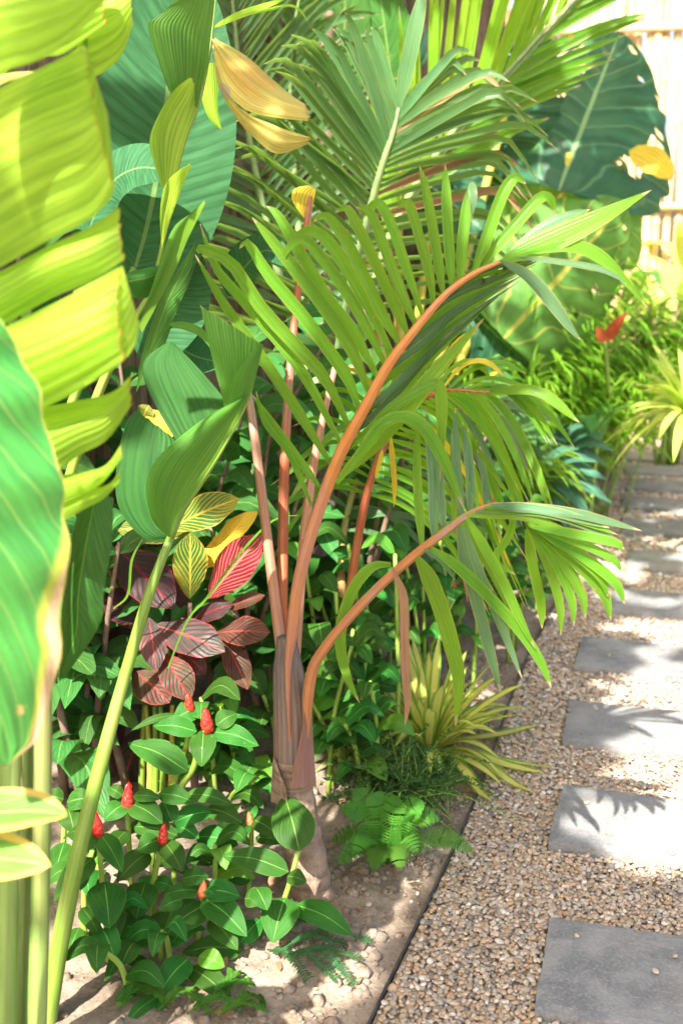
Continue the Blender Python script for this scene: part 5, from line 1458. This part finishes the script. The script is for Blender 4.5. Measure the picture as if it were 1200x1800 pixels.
heliconia('second pale heliconia behind, against the bamboo fence', V((2.35, 7.6, 0)), 10, 1.2, .5, .06, 83)
heliconia('heliconia beside the far bend, left of the pale ones', V((1.75, 7.4, 0)), 10, 1.0, .45, .055, 84, 'deep')
# dark broad leaves filling the bed at the back
def shrub(label, c, n, hgt, rad, seed, LL=.2, mat='fill', name='leafy_shrub'):
    rr = random.Random(seed)
    t = thing(name, label, 'shrub', (c.x, c.y, 0))
    for g in range(5):
        b = c + V((rr.gauss(0, .05), rr.gauss(0, .05), 0))
        tp = c + V((rr.gauss(0, rad * .45), rr.gauss(0, rad * .3), hgt * rr.uniform(.6, 1)))
        st = obj('stem', tube([b, b.lerp(tp, .5) + V((0, 0, .05)), tp], [.012, .008, .004], 6, 8), M['wood'], t)
        P = cat([b, b.lerp(tp, .5) + V((0, 0, .05)), tp], 20)
        for k in range(n // 5):
            p = P[rr.randint(4, 20)]
            a = rr.uniform(0, 6.28)
            d = V((math.cos(a), math.sin(a), rr.uniform(-.2, .6))).normalized()
            l = LL * rr.uniform(.7, 1.3)
            C = [p, p + d * l * .5 + V((0, 0, l * .12)), p + d * l + V((0, 0, -l * .2))]
            obj('leaf', blade(C, l * rr.uniform(.18, .28), V((0, 0, 1)) + TOCAM(p) * .6, 'ovate', 7, 4, fold=.15), M[mat], st)
shrub('dark leafy shrub against the fence behind the croton', V((-.55, 3.15, 0)), 60, 1.15, .5, 91)
shrub('tall dark shrub behind the folded leaf', V((-.85, 2.75, 0)), 60, 1.5, .45, 92, .24)
shrub('shrub with dark leaves at the fence behind the feather palm', V((-.15, 4.5, 0)), 70, 1.7, .6, 93, .24)
shrub('tall shrub at the fence behind the elephant ears', V((.45, 5.9, 0)), 70, 1.9, .6, 94, .26)
shrub('leafy shrub low behind the red stalk palm', V((.25, 3.9, 0)), 60, .8, .5, 95, .17)
shrub('leafy shrub under the elephant ear stalk', V((.52, 5.0, 0)), 60, .7, .35, 96, .17)
shrub('dense shrub at the far end under the fence', V((1.2, 7.2, 0)), 60, 1.1, .6, 97, .2)
shrub('dark shrub between the croton and the upright stalks', V((-.32, 3.0, 0)), 70, 1.0, .4, 98, .2)
shrub('dark shrub low behind the leaning green stalk', V((-.62, 2.55, 0)), 60, .75, .35, 99, .18)
shrub('dark shrub filling the gap behind the tall arching frond', V((.02, 3.25, 0)), 80, 1.35, .45, 100, .2)
shrub('dark shrub beside the grassy bush, behind the drooping fronds', V((.22, 4.25, 0)), 70, 1.0, .4, 101, .2)
shrub('dark shrub at the fence behind the upright curled leaf', V((-.9, 3.3, 0)), 70, 2.0, .5, 102, .26)
# broad upright leaves at the top behind the dying leaf
bk = thing('banana_plant', 'shaded banana plant with upright leaves at the top behind the dying yellow leaf', 'banana plant', (at(560, 900, 4.4).x, 4.4, 0))
stalk(bk, 'stalk', ((560, 1010, 4.4), (566, 600, 4.4), (572, 160, 4.4), (578, 20, 4.4)), (24, 20, 15, 8), 'wood')
for pts, hw in ((((520, 260), (515, 130), (505, 0), (500, -120)), 55), (((600, 200), (602, 110), (606, 20), (606, -80)), 46), (((560, 230), (556, 120), (560, -60)), 34), (((455, 230), (440, 120), (430, -20)), 45), (((690, 160), (680, 80), (665, -30)), 50)):
    pleaf(bk, 'leaf', pts, hw, 'deep', Y=4.5, up=.1, prof='oblong', nu=16, nv=6, fold=.15)

# ------------------------------------------------------------------ clods and litter on the bed
def clods():
    rr = random.Random(77)
    geos = []
    for k in range(1500):
        y = rr.uniform(1.6, 3.6)
        x = edge_x(y) - .02 - abs(rr.gauss(0, .22))
        r = rr.choice((.003, .004, .005, .007, .010, .015)) * rr.uniform(.7, 1.2)
        z = soil_h(x, y) + r * .1
        vs, fs, us = [], [], []
        for i in range(4):
            for j in range(6):
                a, b = 6.283 * j / 6, math.pi * (i + .5) / 4
                q = r * rr.uniform(.7, 1.15)
                vs.append(V((x + q * math.cos(a) * math.sin(b), y + q * math.sin(a) * math.sin(b), z + q * .7 * math.cos(b))))
                us.append((0, 0))
        for i in range(3):
            for j in range(6):
                m_ = (j + 1) % 6
                fs.append((i * 6 + j, (i + 1) * 6 + j, (i + 1) * 6 + m_, i * 6 + m_))
        fs.append((0, 1, 2, 3, 4, 5))
        geos.append((vs, fs, us))
    tag(obj('soil_clods', join(geos), M['soil']), 'crumbly lumps of sandy soil along the bed', 'soil', kind='stuff')
clods()
def litter():
    rr = random.Random(78)
    geos = []
    for k in range(70):
        y = rr.uniform(1.65, 3.4)
        x = edge_x(y) - .03 - abs(rr.gauss(0, .25))
        a = rr.uniform(0, 6.28)
        l = rr.uniform(.015, .05)
        d = V((math.cos(a), math.sin(a), 0))
        p = V((x, y, soil_h(x, y) + .006))
        geos.append(blade([p, p + d * l * .5 + V((0, 0, rr.uniform(.002, .012))), p + d * l + V((0, 0, .002))], l * rr.uniform(.08, .3), V((0, 0, 1)), 'ovate', 5, 2, fold=.3))
    tag(obj('leaf_litter', join(geos), M['leaflet_dry']), 'small dry brown leaf scraps lying on the soil', 'leaf litter', kind='stuff')
litter()
